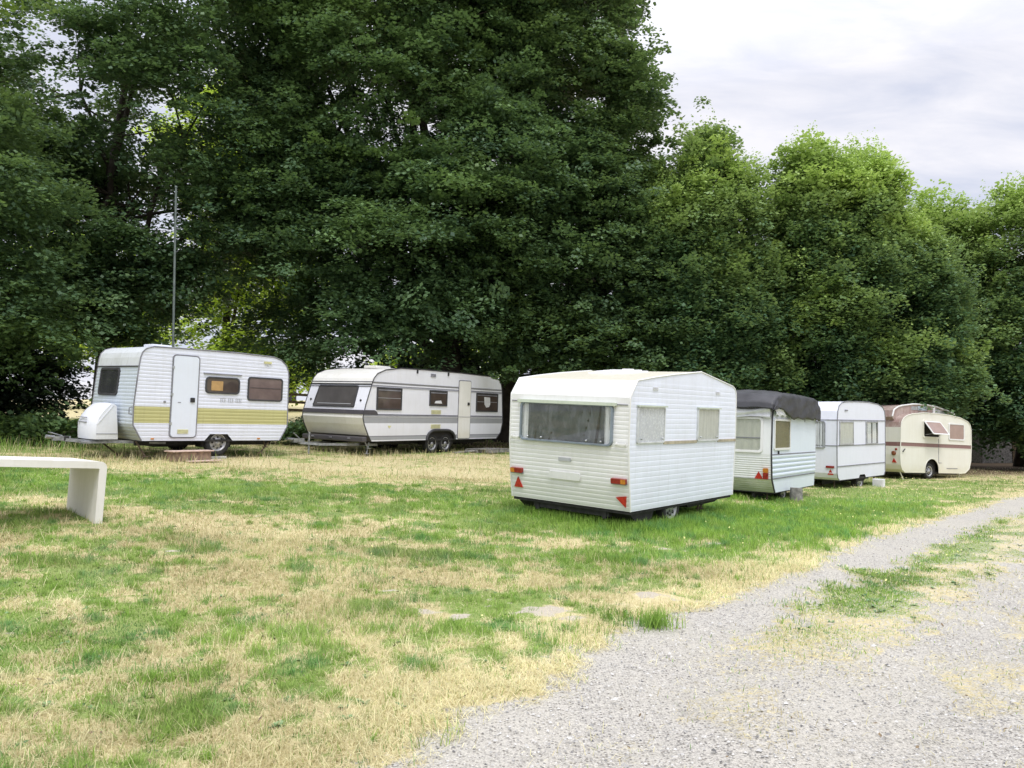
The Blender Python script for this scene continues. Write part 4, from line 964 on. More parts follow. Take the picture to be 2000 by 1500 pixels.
# ------------------------------------------------------------------ ground
def build_ground():
    xs = np.concatenate([-np.geomspace(400, 16, 26), np.arange(-15.4, 17, .085), np.geomspace(17.5, 400, 26)])
    ys = np.concatenate([-np.geomspace(200, 3, 14), np.arange(-2, 1.6, .4), np.arange(1.9, 8, .06), np.arange(8.05, 30, .10), np.geomspace(30.5, 600, 40)])
    X, Y = np.meshgrid(xs, ys); x = X.ravel(); y = Y.ravel()
    g, gr, lu = masks(x, y); z = height(x, y)
    near = sstep(40, 20, np.hypot(x, y))
    z = z + near * (gr * .015 - g * .012 + .012 * (fbm2(x * 3, y * 3, 8, 3) - .5))
    # molehill-like bare mounds
    bare = np.zeros_like(x)
    for cx, cy, r, h in MOUNDS:
        b = np.exp(-(((x - cx) / r) ** 2 + ((y - cy) / (r * .8)) ** 2) * 1.6); z = z + .65 * h * b * (.7 + .6 * fbm2(x * 9, y * 9, 5, 2)); bare = np.maximum(bare, .85 * sstep(.40, .95, b + 2.2 * (fbm2(x * 9, y * 9, 15, 4) - .5)))
    dl = -sdist(ROAD_L, x, y); dsr = np.abs(sdist(STRIP, x, y)); z = z - .035 * np.exp(-((dl - .85) / .35) ** 2) * near - .03 * np.exp(-((dsr - 1.0) / .3) ** 2) * (dl > 1.2) * near
    nx, ny = len(xs), len(ys)
    i = np.arange(nx - 1); j = np.arange(ny - 1); I, J = np.meshgrid(i, j); a = (J * nx + I).ravel()
    F = np.stack([a, a + 1, a + nx + 1, a + nx], 1).astype(np.int32)
    me = bpy.data.meshes.new('ground'); me.vertices.add(len(x)); me.vertices.foreach_set('co', np.stack([x, y, z], 1).astype(np.float32).ravel())
    me.loops.add(F.size); me.loops.foreach_set('vertex_index', F.ravel()); me.polygons.add(len(F))
    me.polygons.foreach_set('loop_start', np.arange(0, F.size, 4, dtype=np.int32)); me.polygons.foreach_set('loop_total', np.full(len(F), 4, dtype=np.int32))
    me.polygons.foreach_set('use_smooth', np.ones(len(F), dtype=bool))
    lit = np.clip(blob(x, y, 22.5, 33.5, 7, 4.2) + blob(x, y, 11, 30.5, 9, 3.) + .9 * blob(x, y, -16, 24, 5, 3.2) + .8 * blob(x, y, -2, 28, 7, 3.) + blob(x, y, 30, 42, 14, 8), 0, 1)
    for n, d in (('litter', lit), ('gravel', g), ('green', gr), ('bare', bare), ('road', sstep(-.05, .42, -sdist(ROAD_L, x, y)))):
        at = me.attributes.new(n, 'FLOAT', 'POINT'); at.data.foreach_set('value', d.astype(np.float32))
    me.update()
    o = bpy.data.objects.new('ground', me); COL.objects.link(o); o['kind'] = 'structure'
    m, t, p, _ = newmat('meadow_and_gravel'); me.materials.append(m)
    pos = t.node('ShaderNodeNewGeometry').outputs['Position']
    A = lambda n: t.node('ShaderNodeAttribute', attribute_name=n).outputs['Fac']
    # straw
    fib = t.noise(t.mapping(pos, (1, 1, 1), (0, 0, .4)), 55, 6, .75, 1.5); med = t.noise(pos, 7, 5, .6); big = t.noise(pos, 1.1, 4)
    straw = t.mix(t.ramp(fib, .32, .68), (.27, .215, .10), (.76, .67, .41))
    straw = t.mix(t.ramp(med, .35, .7), straw, (.58, .50, .29)); straw = t.mix(t.math('MULTIPLY', t.ramp(big, .45, .7), .4), straw, (.40, .37, .17))
    green = t.mix(t.ramp(fib, .3, .7), (.085, .14, .026), (.26, .36, .09))
    gm = t.math('MULTIPLY', t.ramp(t.math('ADD', A('green'), t.math('MULTIPLY', t.math('SUBTRACT', t.noise(pos, 17, 6, .75), .5), 1.6)), .30, .80), .85)
    c = t.mix(gm, straw, green)
    c = t.mix(t.ramp(t.math('ADD', A('litter'), t.math('MULTIPLY', t.math('SUBTRACT', med, .5), .8)), .35, .8), c, t.mix(fib, (.06, .045, .028), (.20, .14, .085)))
    sand = t.mix(t.ramp(fib, .3, .7), (.33, .285, .215), (.56, .51, .42))
    c = t.mix(t.ramp(t.math('ADD', A('bare'), t.math('MULTIPLY', t.math('SUBTRACT', med, .5), .8)), .4, .6), c, sand)
    # gravel
    vo = t.node('ShaderNodeTexVoronoi', ins={'Vector': pos, 'Scale': 62., 'Randomness': 1.}); vo2 = t.node('ShaderNodeTexVoronoi', ins={'Vector': pos, 'Scale': 150.})
    hue = t.node('ShaderNodeSeparateColor', ins={0: vo.outputs['Color']}); h2 = t.node('ShaderNodeSeparateColor', ins={0: vo2.outputs['Color']})
    st = t.mix(t.ramp(hue.outputs[0], .1, .9), (.155, .148, .135), (.575, .55, .50)); st = t.mix(t.math('MULTIPLY', hue.outputs[1], .25), st, (.42, .36, .30))
    fine = t.mix(t.ramp(h2.outputs[0], 0, 1), (.30, .285, .255), (.575, .545, .475))
    stone = t.mix(t.ramp(vo.outputs['Distance'], .36, .52), st, fine)
    stone = t.mix(t.math('MULTIPLY', t.ramp(t.noise(pos, .9, 4), .4, .7), .5), stone, (.50, .47, .39))
    gg = t.ramp(t.math('ADD', A('gravel'), t.math('MULTIPLY', t.math('SUBTRACT', t.noise(pos, 22, 8, .8), .5), 2.2)), .36, .64)
    road = t.ramp(t.math('ADD', A('road'), t.math('MULTIPLY', t.math('SUBTRACT', med, .5), .6)), .45, .7)
    pebb = t.ramp(t.math('ADD', hue.outputs[2], t.math('MULTIPLY', t.noise(pos, 3, 4), .5)), .80, .9)
    mixstraw = t.mix(t.math('MULTIPLY', t.math('MULTIPLY', pebb, road), .8), c, stone)
    c = t.mix(gg, mixstraw, stone)
    bh = t.math('ADD', t.math('MULTIPLY', t.math('MULTIPLY', t.ramp(vo.outputs['Distance'], 0, .5, 1, 0), gg), .8), t.math('MULTIPLY', fib, .6))
    b = t.node('ShaderNodeBump', ins={'Height': bh, 'Strength': .8, 'Distance': .012}).outputs[0]
    setp(t, p, color=c, rough=.95, normal=b, spec=.15)
    return o
MOUNDS = [(-1.05,7.0,.13,.02),(.05,7.5,.14,.02),(2.6,10.2,.2,.03),(-.62, 6.35, .24, .045), (-.40, 6.25, .14, .03), (1.28, 7.15, .26, .09), (.30, 6.55, .30, .05), (.52, 6.38, .18, .03), (1.0, 6.85, .16, .03), (1.85, 9.6, .28, .05), (-3.5, 8.0, .22, .03)]
build_ground()

# ------------------------------------------------------------------ grass
def basis(n_):
    up = np.zeros_like(n_); up[:, 2] = 1
    a = np.cross(n_, up); l = np.linalg.norm(a, axis=1, keepdims=True); a = np.where(l > 1e-5, a / np.maximum(l, 1e-5), np.array([1., 0, 0])); return a, np.cross(a, n_)
def sample_ground(n, d0, d1, power, half=.80):
    d = (d0 ** (2 - power) + RNG.random(n) * (d1 ** (2 - power) - d0 ** (2 - power))) ** (1 / (2 - power)) if power != 2 else d0 * (d1 / d0) ** RNG.random(n)
    k = (RNG.random(n) * 2 - 1) * half
    return k * d, d
def blades(x, y, h, lean, wid, az=None):
    n = len(x); z = height(x, y) - .004
    az = RNG.random(n) * 2 * np.pi if az is None else az
    dx, dy = np.cos(az), np.sin(az)
    # two segments: base -> mid -> tip
    l1 = lean * .75; l2 = lean * 1.25
    m = np.stack([x + dx * h * .5 * np.sin(l1), y + dy * h * .5 * np.sin(l1), z + h * .5 * np.cos(l1)], 1)
    tp = m + np.stack([dx * h * .5 * np.sin(l2), dy * h * .5 * np.sin(l2), np.maximum(h * .5 * np.cos(l2), -.3 * h)], 1)
    tp[:, 2] = np.maximum(tp[:, 2], z + .004)
    ra = az + np.pi / 2 + (RNG.random(n) - .5) * 1.5
    sx, sy = np.cos(ra) * wid / 2, np.sin(ra) * wid / 2; s0 = np.stack([sx, sy, 0 * sx], 1)
    b = np.stack([x, y, z], 1)
    quad = np.stack([b - s0, b + s0, m + s0 * .8, m - s0 * .8], 1); quad2 = np.stack([m - s0 * .8, m + s0 * .8, tp + s0 * .12, tp - s0 * .12], 1)
    return np.concatenate([quad, quad2], 1).reshape(-1, 3)
def grass():
    m, t, p, out = newmat('grass_blades')
    A = lambda n: t.node('ShaderNodeAttribute', attribute_name=n).outputs['Fac']
    g = t.mix(A('tone'), (.065, .155, .022), (.36, .585, .09))
    g = t.mix(t.ramp(t.noise(t.node('ShaderNodeNewGeometry').outputs['Position'], 2.6, 4), .50, .62), g, t.mix(A('tone'), (.045, .14, .042), (.20, .46, .12))); s = t.mix(A('tone'), (.40, .32, .155), (.94, .86, .56))
    c = t.mix(A('dry'), g, s)
    setp(t, p, color=c, rough=.7, spec=.2)
    tr = t.node('ShaderNodeBsdfTranslucent', ins={'Color': c}).outputs[0]
    mx = t.node('ShaderNodeMixShader', ins={0: .38, 1: p.outputs[0], 2: tr}).outputs[0]; t.l.new(mx, out.inputs[0])
    X, Y = [], []
    for n, a, b, pw in ((GR[0], 2.3, 9, 1.2), (GR[1], 8, 17, 1.), (GR[2], 16, 34, .6)):
        x, y = sample_ground(n, a, b, pw); X.append(x); Y.append(y)
    x = np.concatenate(X); y = np.concatenate(Y)
    g, gr, lu = masks(x, y)
    road = sstep(0, .5, -sdist(ROAD_L, x, y))
    bare = np.zeros_like(x)
    for cx, cy, r, h in MOUNDS: bare = np.maximum(bare, np.exp(-(((x - cx) / r) ** 2 + ((y - cy) / (r * .8)) ** 2) * 1.6))
    lit = np.clip(blob(x, y, 22.5, 33.5, 6, 3.4) + blob(x, y, 11, 30.5, 9, 2.5) + .9 * blob(x, y, -16, 24, 5, 3.), 0, 1)
    keep = RNG.random(len(x)) < (1 - .85 * lit) * (1 - g) * (1 - .80 * road * (1 - gr)) * (1 - .9 * sstep(.35, .95, bare + 2.2 * (fbm2(x * 9, y * 9, 15, 4) - .5))) * (.45 + .55 * np.maximum(gr, vnoise2(x * 5, y * 5, 99)))
    x, y, gr, lu = x[keep], y[keep], gr[keep], lu[keep]; n = len(x); d = np.hypot(x, y)
    rd = sstep(0, .4, -sdist(ROAD_L, x, y))
    green = RNG.random(n) < np.clip(gr * .85 + .10, 0, 1); dry = ~green
    tuft = vnoise2(x * 2.2, y * 2.2, 61)
    h = np.where(green, (.03 + .05 * RNG.random(n)) * (.7 + 1.0 * lu + .9 * sstep(.62, .9, tuft)), .035 + .10 * RNG.random(n) + .03 * (RNG.random(n) < .06))
    h = h * (1 - .45 * rd)
    lean = np.where(green, .15 + .75 * RNG.random(n), np.where(RNG.random(n) < .80, 1.2 + .38 * RNG.random(n), .3 + .7 * RNG.random(n)))
    wid = np.where(green, .0032, .0024) + d * .00038
    vs = blades(x, y, h, lean, wid)
    tone = np.clip(.50 + .25 * sstep(1.2, 0, np.abs(sdist(ROAD_L, x, y))) * dry + .35 * (RNG.random(n) - .5) * 2 + .5 * (vnoise2(x * 1.1, y * 1.1, 71) - .5) + .30 * lu * green, 0, 1)
    dr = np.where(dry, .82 + .18 * RNG.random(n), np.clip(.22 * RNG.random(n) + .3 * (vnoise2(x * .8, y * .8, 81) - .35), 0, .5) * (1 - .75 * lu))
    o = npmesh('grass', vs, 4, m, {'tone': np.repeat(tone, 8), 'dry': np.repeat(dr, 8)})
    tag(o, 'patchy short green and straw-dry grass of the meadow', 'grass', kind='stuff')
    # thick tufts and broad-leaved weeds
    xs, ys, hs, ls, ws, tn, dy = [], [], [], [], [], [], []
    k = 0
    x0, y0 = sample_ground(3400, 3.0, 15, 1.1); g0, gr0, lu0 = masks(x0, y0)
    for cx, cy, gg, q, L in zip(x0, y0, g0, gr0, lu0):
        if RNG.random() > (q ** 1.5 + .05) * (1 - gg) * (.08 if sdist(ROAD_L, np.array([cx]), np.array([cy]))[0] < 0 else 1): continue
        nb = int(30 + 50 * RNG.random()); r = .04 + .10 * RNG.random() ** 1.5
        a = RNG.random(nb) * 2 * np.pi; rr = r * np.abs(RNG.normal(0, .7, nb))
        xs.append(cx + rr * np.cos(a)); ys.append(cy + rr * np.sin(a)); hs.append((.04 + .05 * RNG.random(nb)) * (1 + .5 * L)); ls.append(.1 + .9 * RNG.random(nb))
        ws.append(np.full(nb, .004 + np.hypot(cx, cy) * .0003)); tn.append(np.clip(.35 + .5 * RNG.random(nb), 0, 1)); dy.append(np.full(nb, .05 + .15 * RNG.random()))
    for cx, cy, r, hh, nn in ((1.12, 6.2, .17, .17, 330), (-2.4, 9.9, .38, .10, 450), (-1.1, 9.7, .45, .11, 600), (-2.1, 4.7, .3, .09, 420), (-2.65, 5.0, .28, .09, 350)):
        a = RNG.random(nn) * 2 * np.pi; rr = r * np.abs(RNG.normal(0, .55, nn))
        xs.append(cx + rr * np.cos(a)); ys.append(cy + rr * np.sin(a)); hs.append(hh * (.6 + .5 * RNG.random(nn))); ls.append(.15 + .8 * RNG.random(nn))
        ws.append(np.full(nn, .0055)); tn.append(.25 + .6 * RNG.random(nn)); dy.append(np.full(nn, .06))
    x = np.concatenate(xs); y = np.concatenate(ys); n = len(x)
    vs = blades(x, y, np.concatenate(hs), np.concatenate(ls), np.concatenate(ws))
    o = npmesh('grass_tufts', vs, 4, m, {'tone': np.repeat(np.concatenate(tn), 8), 'dry': np.repeat(np.concatenate(dy), 8)})
    tag(o, 'taller green tufts scattered through the meadow', 'grass', kind='stuff')
    # tall dry stalks and grass around caravans 1, 2 and under the trees
    n = 26000; x = -15 + 20 * RNG.random(n); y = 15.0 + 12 * RNG.random(n)
    f = vnoise2(x * .9, y * .9, 91) * 1.2; near1 = np.exp(-((x + 8.3) ** 2 / 8 + (y - 17.4) ** 2 / 2.5)); near2 = np.exp(-((x + 3.4) ** 2 / 6 + (y - 21.4) ** 2 / 3))
    leftw = np.exp(-((x + 11.5) ** 2 / 5 + (y - 18.8) ** 2 / 3))
    k = RNG.random(n) < np.clip(.12 * f + .55 * near1 + .55 * near2 + .8 * leftw, 0, 1); x, y, lw = x[k], y[k], leftw[k]; n = len(x)
    isg = RNG.random(n) < np.clip(.15 + .9 * lw, 0, .85)
    vs = blades(x, y, .10 + .16 * RNG.random(n) + .25 * lw * RNG.random(n), .1 + .6 * RNG.random(n), np.full(n, .011))
    o = npmesh('tall_grass', vs, 4, m, {'tone': np.repeat(.2 + .6 * RNG.random(n), 8), 'dry': np.repeat(np.where(isg, .05, .9), 8)})
    tag(o, 'long unmown grass around the wheels of the two left caravans', 'grass', kind='stuff')
    # long green grass at the near caravan
    n = 9000; a = RNG.random(n); sd = RNG.random(n) < .45
    e0 = np.array([1.78, 10.95]); c = np.array([math.cos(.899), math.sin(.899)]); w = np.array([-math.sin(.899), math.cos(.899)])
    P = np.where(sd[:, None], e0 + w * (a * 2.2 - .1)[:, None] + c * (RNG.normal(0, .16, n))[:, None], e0 + c * (a * 4.2 - .1)[:, None] + w * (RNG.normal(.02, .2, n))[:, None])
    vs = blades(P[:, 0], P[:, 1], .07 + .13 * RNG.random(n), .1 + .6 * RNG.random(n), np.full(n, .008))
    o = npmesh('long_grass', vs, 4, m, {'tone': np.repeat(.35 + .5 * RNG.random(n), 8), 'dry': np.repeat(.1 * RNG.random(n), 8)})
    tag(o, 'long bright grass growing up round the nearest caravan', 'grass', kind='stuff')
    # weeds with broad leaves (plantain, dandelion rosettes)
    mw, t, p, out = newmat('weed_leaves'); A = lambda n: t.node('ShaderNodeAttribute', attribute_name=n).outputs['Fac']
    setp(t, p, color=t.mix(A('tone'), (.07, .14, .05), (.20, .31, .13)), rough=.7)
    V, T = [], []
    x0, y0 = sample_ground(2600, 3.0, 12, 1.3); g0, gr0, _ = masks(x0, y0)
    for cx, cy, gg, q in zip(x0, y0, g0, gr0):
        if gg > .3 or RNG.random() > .05 + .7 * q: continue
        nl = RNG.integers(5, 12); z = hz(cx, cy); tt = RNG.random()
        for a in RNG.random(nl) * 2 * np.pi:
            L = .02 + .035 * RNG.random(); wd = L * .24; up = .25 + .5 * RNG.random()
            d = np.array([math.cos(a) * math.cos(up), math.sin(a) * math.cos(up), math.sin(up)]); s = np.array([-math.sin(a), math.cos(a), 0]) * wd
            b = np.array([cx, cy, z + .004]); V += [b, b + d * L * .55 + s, b + d * L + np.array([0, 0, -.012]), b + d * L * .55 - s]; T += [tt] * 4
    o = npmesh('weeds', np.array(V), 4, mw, {'tone': np.array(T)}); tag(o, 'small broad-leaved weeds among the patchy grass', 'weeds', kind='stuff')
    ml = plain('dead_leaves', (.20, .145, .08), .8, 0, .4, 40)
    x0, y0 = sample_ground(1500, 2.6, 14, 1.2); V = []; k = RNG.random(len(x0)) < np.where(sdist(ROAD_L, x0, y0) < 0, .22, .7); x0, y0 = x0[k], y0[k]
    for cx, cy in zip(x0, y0):
        z = hz(cx, cy) + .012 + .02 * RNG.random(); a = RNG.random() * 6.28; L = .008 + .012 * RNG.random(); t1, t2 = RNG.normal(0, .35, 2); c, s_ = math.cos(a), math.sin(a)
        for u, w in ((-1, 0), (0, .5), (1, 0), (0, -.5)): V.append((cx + L * (u * c - w * s_), cy + L * (u * s_ + w * c), z + L * (u * t1 + w * t2)))
    o = npmesh('fallen_leaves', np.array(V), 4, ml); tag(o, 'tiny brown fallen leaves and bark bits on the turf and gravel', 'leaves', kind='stuff')
    # yellow and white flower heads
    mf = plain('flower_petals', (.75, .72, .28), .7)
    x0, y0 = sample_ground(9000, 6, 26, .8); g0, gr0, lu0 = masks(x0, y0)
    k = RNG.random(len(x0)) < gr0 * (1 - g0) * sstep(1, 6, x0) * .55 + gr0 * (1 - g0) * .035; x0, y0 = x0[k], y0[k]; V = []
    for cx, cy in zip(x0, y0):
        z = hz(cx, cy) + .05 + .07 * RNG.random(); r = .007 + np.hypot(cx, cy) * .00035; ph = RNG.random() * 6; tl = RNG.normal(0, .4, 2)
        for q in range(4): a = ph + q * math.pi / 2; V.append((cx + r * math.cos(a), cy + r * math.sin(a), z + r * (tl[0] * math.cos(a) + tl[1] * math.sin(a) - .8)))
    o = npmesh('wildflowers', np.array(V), 4, mf); tag(o, 'tiny pale yellow flower heads in the green grass', 'flowers', kind='stuff')
GR = (430000, 300000, 170000)
grass()

# ------------------------------------------------------------------ loose stones
def stones():
    n = 42000; x, y = sample_ground(n, 2.3, 13, 1.35); g, gr, _ = masks(x, y)
    rd = sstep(-.1, .3, -sdist(ROAD_L, x, y))
    k = RNG.random(n) < np.clip(g + .18 * rd, 0, 1); x, y = x[k], y[k]; n = len(x); d = np.hypot(x, y)
    r = (.0035 + .006 * RNG.random(n) ** 3 + .010 * (RNG.random(n) < .006)) * (1 + d * .03)
    z = height(x, y) - .012 * g[k] + r * .3
    base = np.array([(1, 0, 0), (0, 1, 0), (-1, 0, 0), (0, -1, 0), (0, 0, .7), (0, 0, -.7)], float)
    tris = np.array([(0, 1, 4), (1, 2, 4), (2, 3, 4), (3, 0, 4)])
    ja = base[None] * (1 + .45 * (RNG.random((n, 6, 1)) - .5)) + .25 * (RNG.random((n, 6, 3)) - .5)
    a = RNG.random(n) * 6.28; c, s = np.cos(a)[:, None], np.sin(a)[:, None]
    px = ja[:, :, 0] * c - ja[:, :, 1] * s; py = ja[:, :, 0] * s + ja[:, :, 1] * c
    P = np.stack([px, py * .8, ja[:, :, 2]], 2) * r[:, None, None] + np.stack([x, y, z], 1)[:, None, :]
    T = P[:, tris].reshape(-1, 3); tone = np.repeat(RNG.random(n), 12)
    m, t, p, _ = newmat('loose_stones'); A = t.node('ShaderNodeAttribute', attribute_name='tone').outputs['Fac']
    c1 = t.mix(t.ramp(A, 0, .85), (.11, .108, .105), (.60, .59, .56)); setp(t, p, color=c1, rough=.85)
    o = npmesh('gravel', T, 3, m, {'tone': tone}); tag(o, 'loose grey stones lying on the gravel track', 'gravel', kind='stuff')
stones()

# ------------------------------------------------------------------ trees
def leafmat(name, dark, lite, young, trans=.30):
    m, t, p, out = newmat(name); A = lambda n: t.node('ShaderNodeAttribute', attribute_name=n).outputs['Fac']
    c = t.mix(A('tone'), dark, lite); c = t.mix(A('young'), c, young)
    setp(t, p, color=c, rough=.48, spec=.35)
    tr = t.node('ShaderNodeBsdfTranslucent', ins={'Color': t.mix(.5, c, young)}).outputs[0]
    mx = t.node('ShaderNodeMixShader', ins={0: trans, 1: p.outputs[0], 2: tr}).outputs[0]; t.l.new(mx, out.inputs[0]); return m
BARK = plain('bark', (.055, .045, .035), .95, 0, .3, 5, .6)
M['bark'] = BARK
def sprays(C, D, n_leaf, L, leaf, young, tonebase, flat=.16):
    """C centres, D outward unit directions; returns leaf quads, tones"""
    ns = len(C); N = ns * n_leaf
    c = np.repeat(C, n_leaf, 0); d = np.repeat(D, n_leaf, 0)
    a, b = basis(d)
    u = RNG.random(N) * 2 - 1; rr = np.sqrt(RNG.random(N)); th = RNG.random(N) * 6.283
    Ls = np.repeat(L * (.6 + .8 * RNG.random(ns)), n_leaf)
    pa = rr * np.cos(th) * Ls; pb = rr * np.sin(th) * Ls * .75; pc = RNG.normal(0, flat, N) * Ls
    # plane spanned by outward dir d and sideways a ; normal b
    P = c + d * pb[:, None] + a * pa[:, None] + b * pc[:, None]
    P[:, 2] -= (pb + .2 * Ls) * np.abs(pb) * .25 / np.maximum(Ls, .1) + .3 * np.abs(pa) ** 2 / np.maximum(Ls, .1)
    # leaf frames
    nrm = b * 1.0 + RNG.normal(0, .42, (N, 3)) + np.array([0, 0, .35]); nrm /= np.linalg.norm(nrm, axis=1, keepdims=True)
    ax = d * .5 + a * (pa / Ls)[:, None] + RNG.normal(0, .5, (N, 3)) + np.array([0, 0, -.30]); ax -= nrm * np.sum(ax * nrm, 1, keepdims=True); ax /= np.maximum(np.linalg.norm(ax, axis=1, keepdims=True), 1e-4)
    sd = np.cross(nrm, ax); s = leaf * (.65 + .7 * RNG.random(N))
    l = ax * s[:, None]; w = sd * (s * .42)[:, None]; cup = nrm * (s * .10)[:, None]
    Q = np.stack([P - l * .5, P + w - cup - l * .05, P + l * .55 - cup * .6, P - w - cup - l * .05], 1).reshape(-1, 3)
    tone = np.repeat(np.clip(np.repeat(tonebase + .22 * RNG.normal(0, 1, ns) * .6, n_leaf) + .16 * RNG.normal(0, 1, N), 0, 1), 4)
    yg = np.repeat(np.clip(np.repeat(young, n_leaf) + .08 * RNG.normal(0, 1, N), 0, 1), 4)
    return Q, tone, yg
def tree(name, label, cat, base, lobes, n_spray, mat, leaf=.13, n_leaf=42, L=.55, trunk_r=.3, gap=0., gapscale=.5, young_top=0., shoots=0, seed=1, group=None, back=.45, limbs=True, trunk_top=None, inner=.22, youngall=0., noisy=.28, bough=1.0, vz=.24, droop=1., up=0.):
    global RNG
    RNG = np.random.default_rng(seed)
    bx, by = base; bz = hz(bx, by)
    root = empty(name, Matrix.Translation((bx, by, bz)), label, cat, group)
    lo = np.array(lobes, float)      # cx,cy,cz,rx,ry,rz (world)
    area = (lo[:, 3] * lo[:, 4] + lo[:, 4] * lo[:, 5] + lo[:, 3] * lo[:, 5]); area /= area.sum()
    per = 13; N = int(n_spray * 2.2 / per); k = RNG.choice(len(lo), N, p=area)
    d = RNG.normal(0, 1, (N, 3)); d /= np.linalg.norm(d, axis=1, keepdims=True)
    f = 1 - np.abs(RNG.normal(0, .09, N)); inn = RNG.random(N) < inner; f[inn] = .35 + .45 * RNG.random(inn.sum())
    bump = 1 + noisy * (vnoise3(d * 2.3 + k[:, None] * 7.7, seed) - .5) * 2
    P = lo[k, :3] + d * lo[k, 3:6] * (f * bump)[:, None]
    keep = np.ones(N, bool)
    for j in range(len(lo)):
        q = (P - lo[j, :3]) / lo[j, 3:6]; ins = (np.sum(q * q, 1) < .5) & (k != j); keep &= ~(ins & (RNG.random(N) < .8))
    keep &= ~((d[:, 1] > .35) & (RNG.random(N) < back))
    if gap > 0: keep &= vnoise3(P * gapscale + 31.7, seed + 9) * .65 + vnoise3(P * gapscale * 2.6 + 3.7, seed + 19) * .35 > gap
    idx = np.where(keep)[0][:n_spray // per]; P, d, k = P[idx], d[idx], k[idx]
    for lim, need in ((1.1, 2), (1.6, 4)):      # no bough hangs free of the crown
        nn = (np.sum((P[:, None] - P[None]) ** 2, 2) < (lim * bough + .35) ** 2).sum(1) - 1
        ok = nn >= (need if len(P) > 40 else 0); P, d, k = P[ok], d[ok], k[ok]
    nb = len(P)
    bt = RNG.normal(0, 1, nb) * .16; by_ = vnoise3(P * .55, seed + 3); fz = RNG.random(nb)
    # sprays gathered on each bough: a flattened, outward-hanging fan
    O = d * np.array([1, 1, .15]) ; O /= np.maximum(np.linalg.norm(O, axis=1, keepdims=True), .05); A_, B_ = basis(O)
    o_ = RNG.normal(0, 1, (nb, per, 3)); R_b = bough * (.7 + .6 * RNG.random((nb, 1)))
    u_, v_, w_ = o_[..., 0] * .55 * R_b, o_[..., 1] * .60 * R_b, o_[..., 2] * vz * R_b
    S = P[:, None] + O[:, None] * u_[..., None] + A_[:, None] * v_[..., None]
    S[..., 2] += w_ - droop * (.30 * np.maximum(u_, -.3) + .22 * v_ ** 2 / R_b)
    k = np.repeat(k, per); d = np.repeat(d, per, 0); P = S.reshape(-1, 3); rel = (w_ / R_b).ravel() / vz
    bt = np.repeat(bt, per); by_ = np.repeat(by_, per); ok = P[:, 2] > height(P[:, 0], P[:, 1]) + .25
    P, d, k, bt, by_, rel = P[ok], d[ok], k[ok], bt[ok], by_[ok], rel[ok]
    D = d * np.array([1, 1, .25]) + RNG.normal(0, .28, (len(P), 3)); D[:, 2] += up - .18; D /= np.linalg.norm(D, axis=1, keepdims=True)
    zt, zb = (lo[:, 2] + lo[:, 5]).max(), (lo[:, 2] - lo[:, 5]).min()
    hh = (P[:, 2] - zb) / (zt - zb)
    upward = np.clip(d[:, 2] * .6 + .2, 0, 1)  # sprays facing up take more of the young tint
    yg = np.clip(youngall + young_top * (sstep(.35, 1., hh) * .8 + .7 * (sstep(.56, .76, by_))) * (.25 + upward + .12 * rel), 0, 1)
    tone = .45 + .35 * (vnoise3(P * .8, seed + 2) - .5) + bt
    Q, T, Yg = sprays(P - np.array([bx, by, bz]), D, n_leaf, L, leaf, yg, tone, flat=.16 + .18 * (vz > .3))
    if shoots:
        # upright leafy shoots on the top and shoulders
        dd = RNG.normal(0, 1, (shoots, 3)); dd[:, 2] = np.abs(dd[:, 2]) * 1.2 + .25; dd /= np.linalg.norm(dd, axis=1, keepdims=True)
        kk = RNG.choice(len(lo), shoots, p=area); S = lo[kk, :3] + dd * lo[kk, 3:6] * (.97 + .07 * RNG.random((shoots, 1)))
        out = np.ones(shoots, bool)
        for j in range(len(lo)): q = (S - lo[j, :3]) / lo[j, 3:6]; out &= ~((np.sum(q * q, 1) < .9) & (kk != j))
        S = S[out]; ns = len(S); nl = 26
        hgt = .45 + .85 * RNG.random(ns)
        t = RNG.random((ns, nl)); c = np.repeat(S, nl, 0) - np.array([bx, by, bz]); tt = t.ravel(); H = np.repeat(hgt, nl)
        rad = .20 * (1 - tt * .75); th = RNG.random(ns * nl) * 6.283
        Pp = c + np.stack([rad * np.cos(th), rad * np.sin(th), tt * H], 1)
        nrm = np.stack([np.cos(th) * .5, np.sin(th) * .5, .8 + 0 * th], 1) + RNG.normal(0, .3, (ns * nl, 3)); nrm /= np.linalg.norm(nrm, axis=1, keepdims=True)
        ax = np.stack([np.cos(th), np.sin(th), -.2 + 0 * th], 1); ax -= nrm * np.sum(ax * nrm, 1, keepdims=True); ax /= np.linalg.norm(ax, axis=1, keepdims=True)
        sd = np.cross(nrm, ax); s = leaf * (.6 + .5 * RNG.random(ns * nl)) * (1 - .4 * tt)
        l = ax * s[:, None]; w = sd * (s * .42)[:, None]
        Q2 = np.stack([Pp - l * .5, Pp + w, Pp + l * .55, Pp - w], 1).reshape(-1, 3)
        Q = np.concatenate([Q, Q2]); T = np.concatenate([T, np.repeat(.5 + .3 * RNG.random(ns * nl), 4)]); Yg = np.concatenate([Yg, np.repeat(np.clip((.45 + .5 * tt) * min(1, young_top * 1.3), 0, 1), 4)])
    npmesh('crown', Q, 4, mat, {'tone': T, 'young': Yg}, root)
    # trunk and limbs
    mb = MB(); rnd = random.Random(seed)
    zt2 = (trunk_top or (lo[:, 2].max() + .2 * lo[:, 5].max())) - bz
    def path(p0, p1, wig, n=6):
        out = []
        for i in range(n + 1):
            t = i / n; q = Vector(p0).lerp(Vector(p1), t)
            if 0 < i < n: q += Vector((rnd.uniform(-wig, wig), rnd.uniform(-wig, wig), 0))
            out.append(q)
        return out
    cx = lo[:, 0].mean() - bx; cy = lo[:, 1].mean() - by
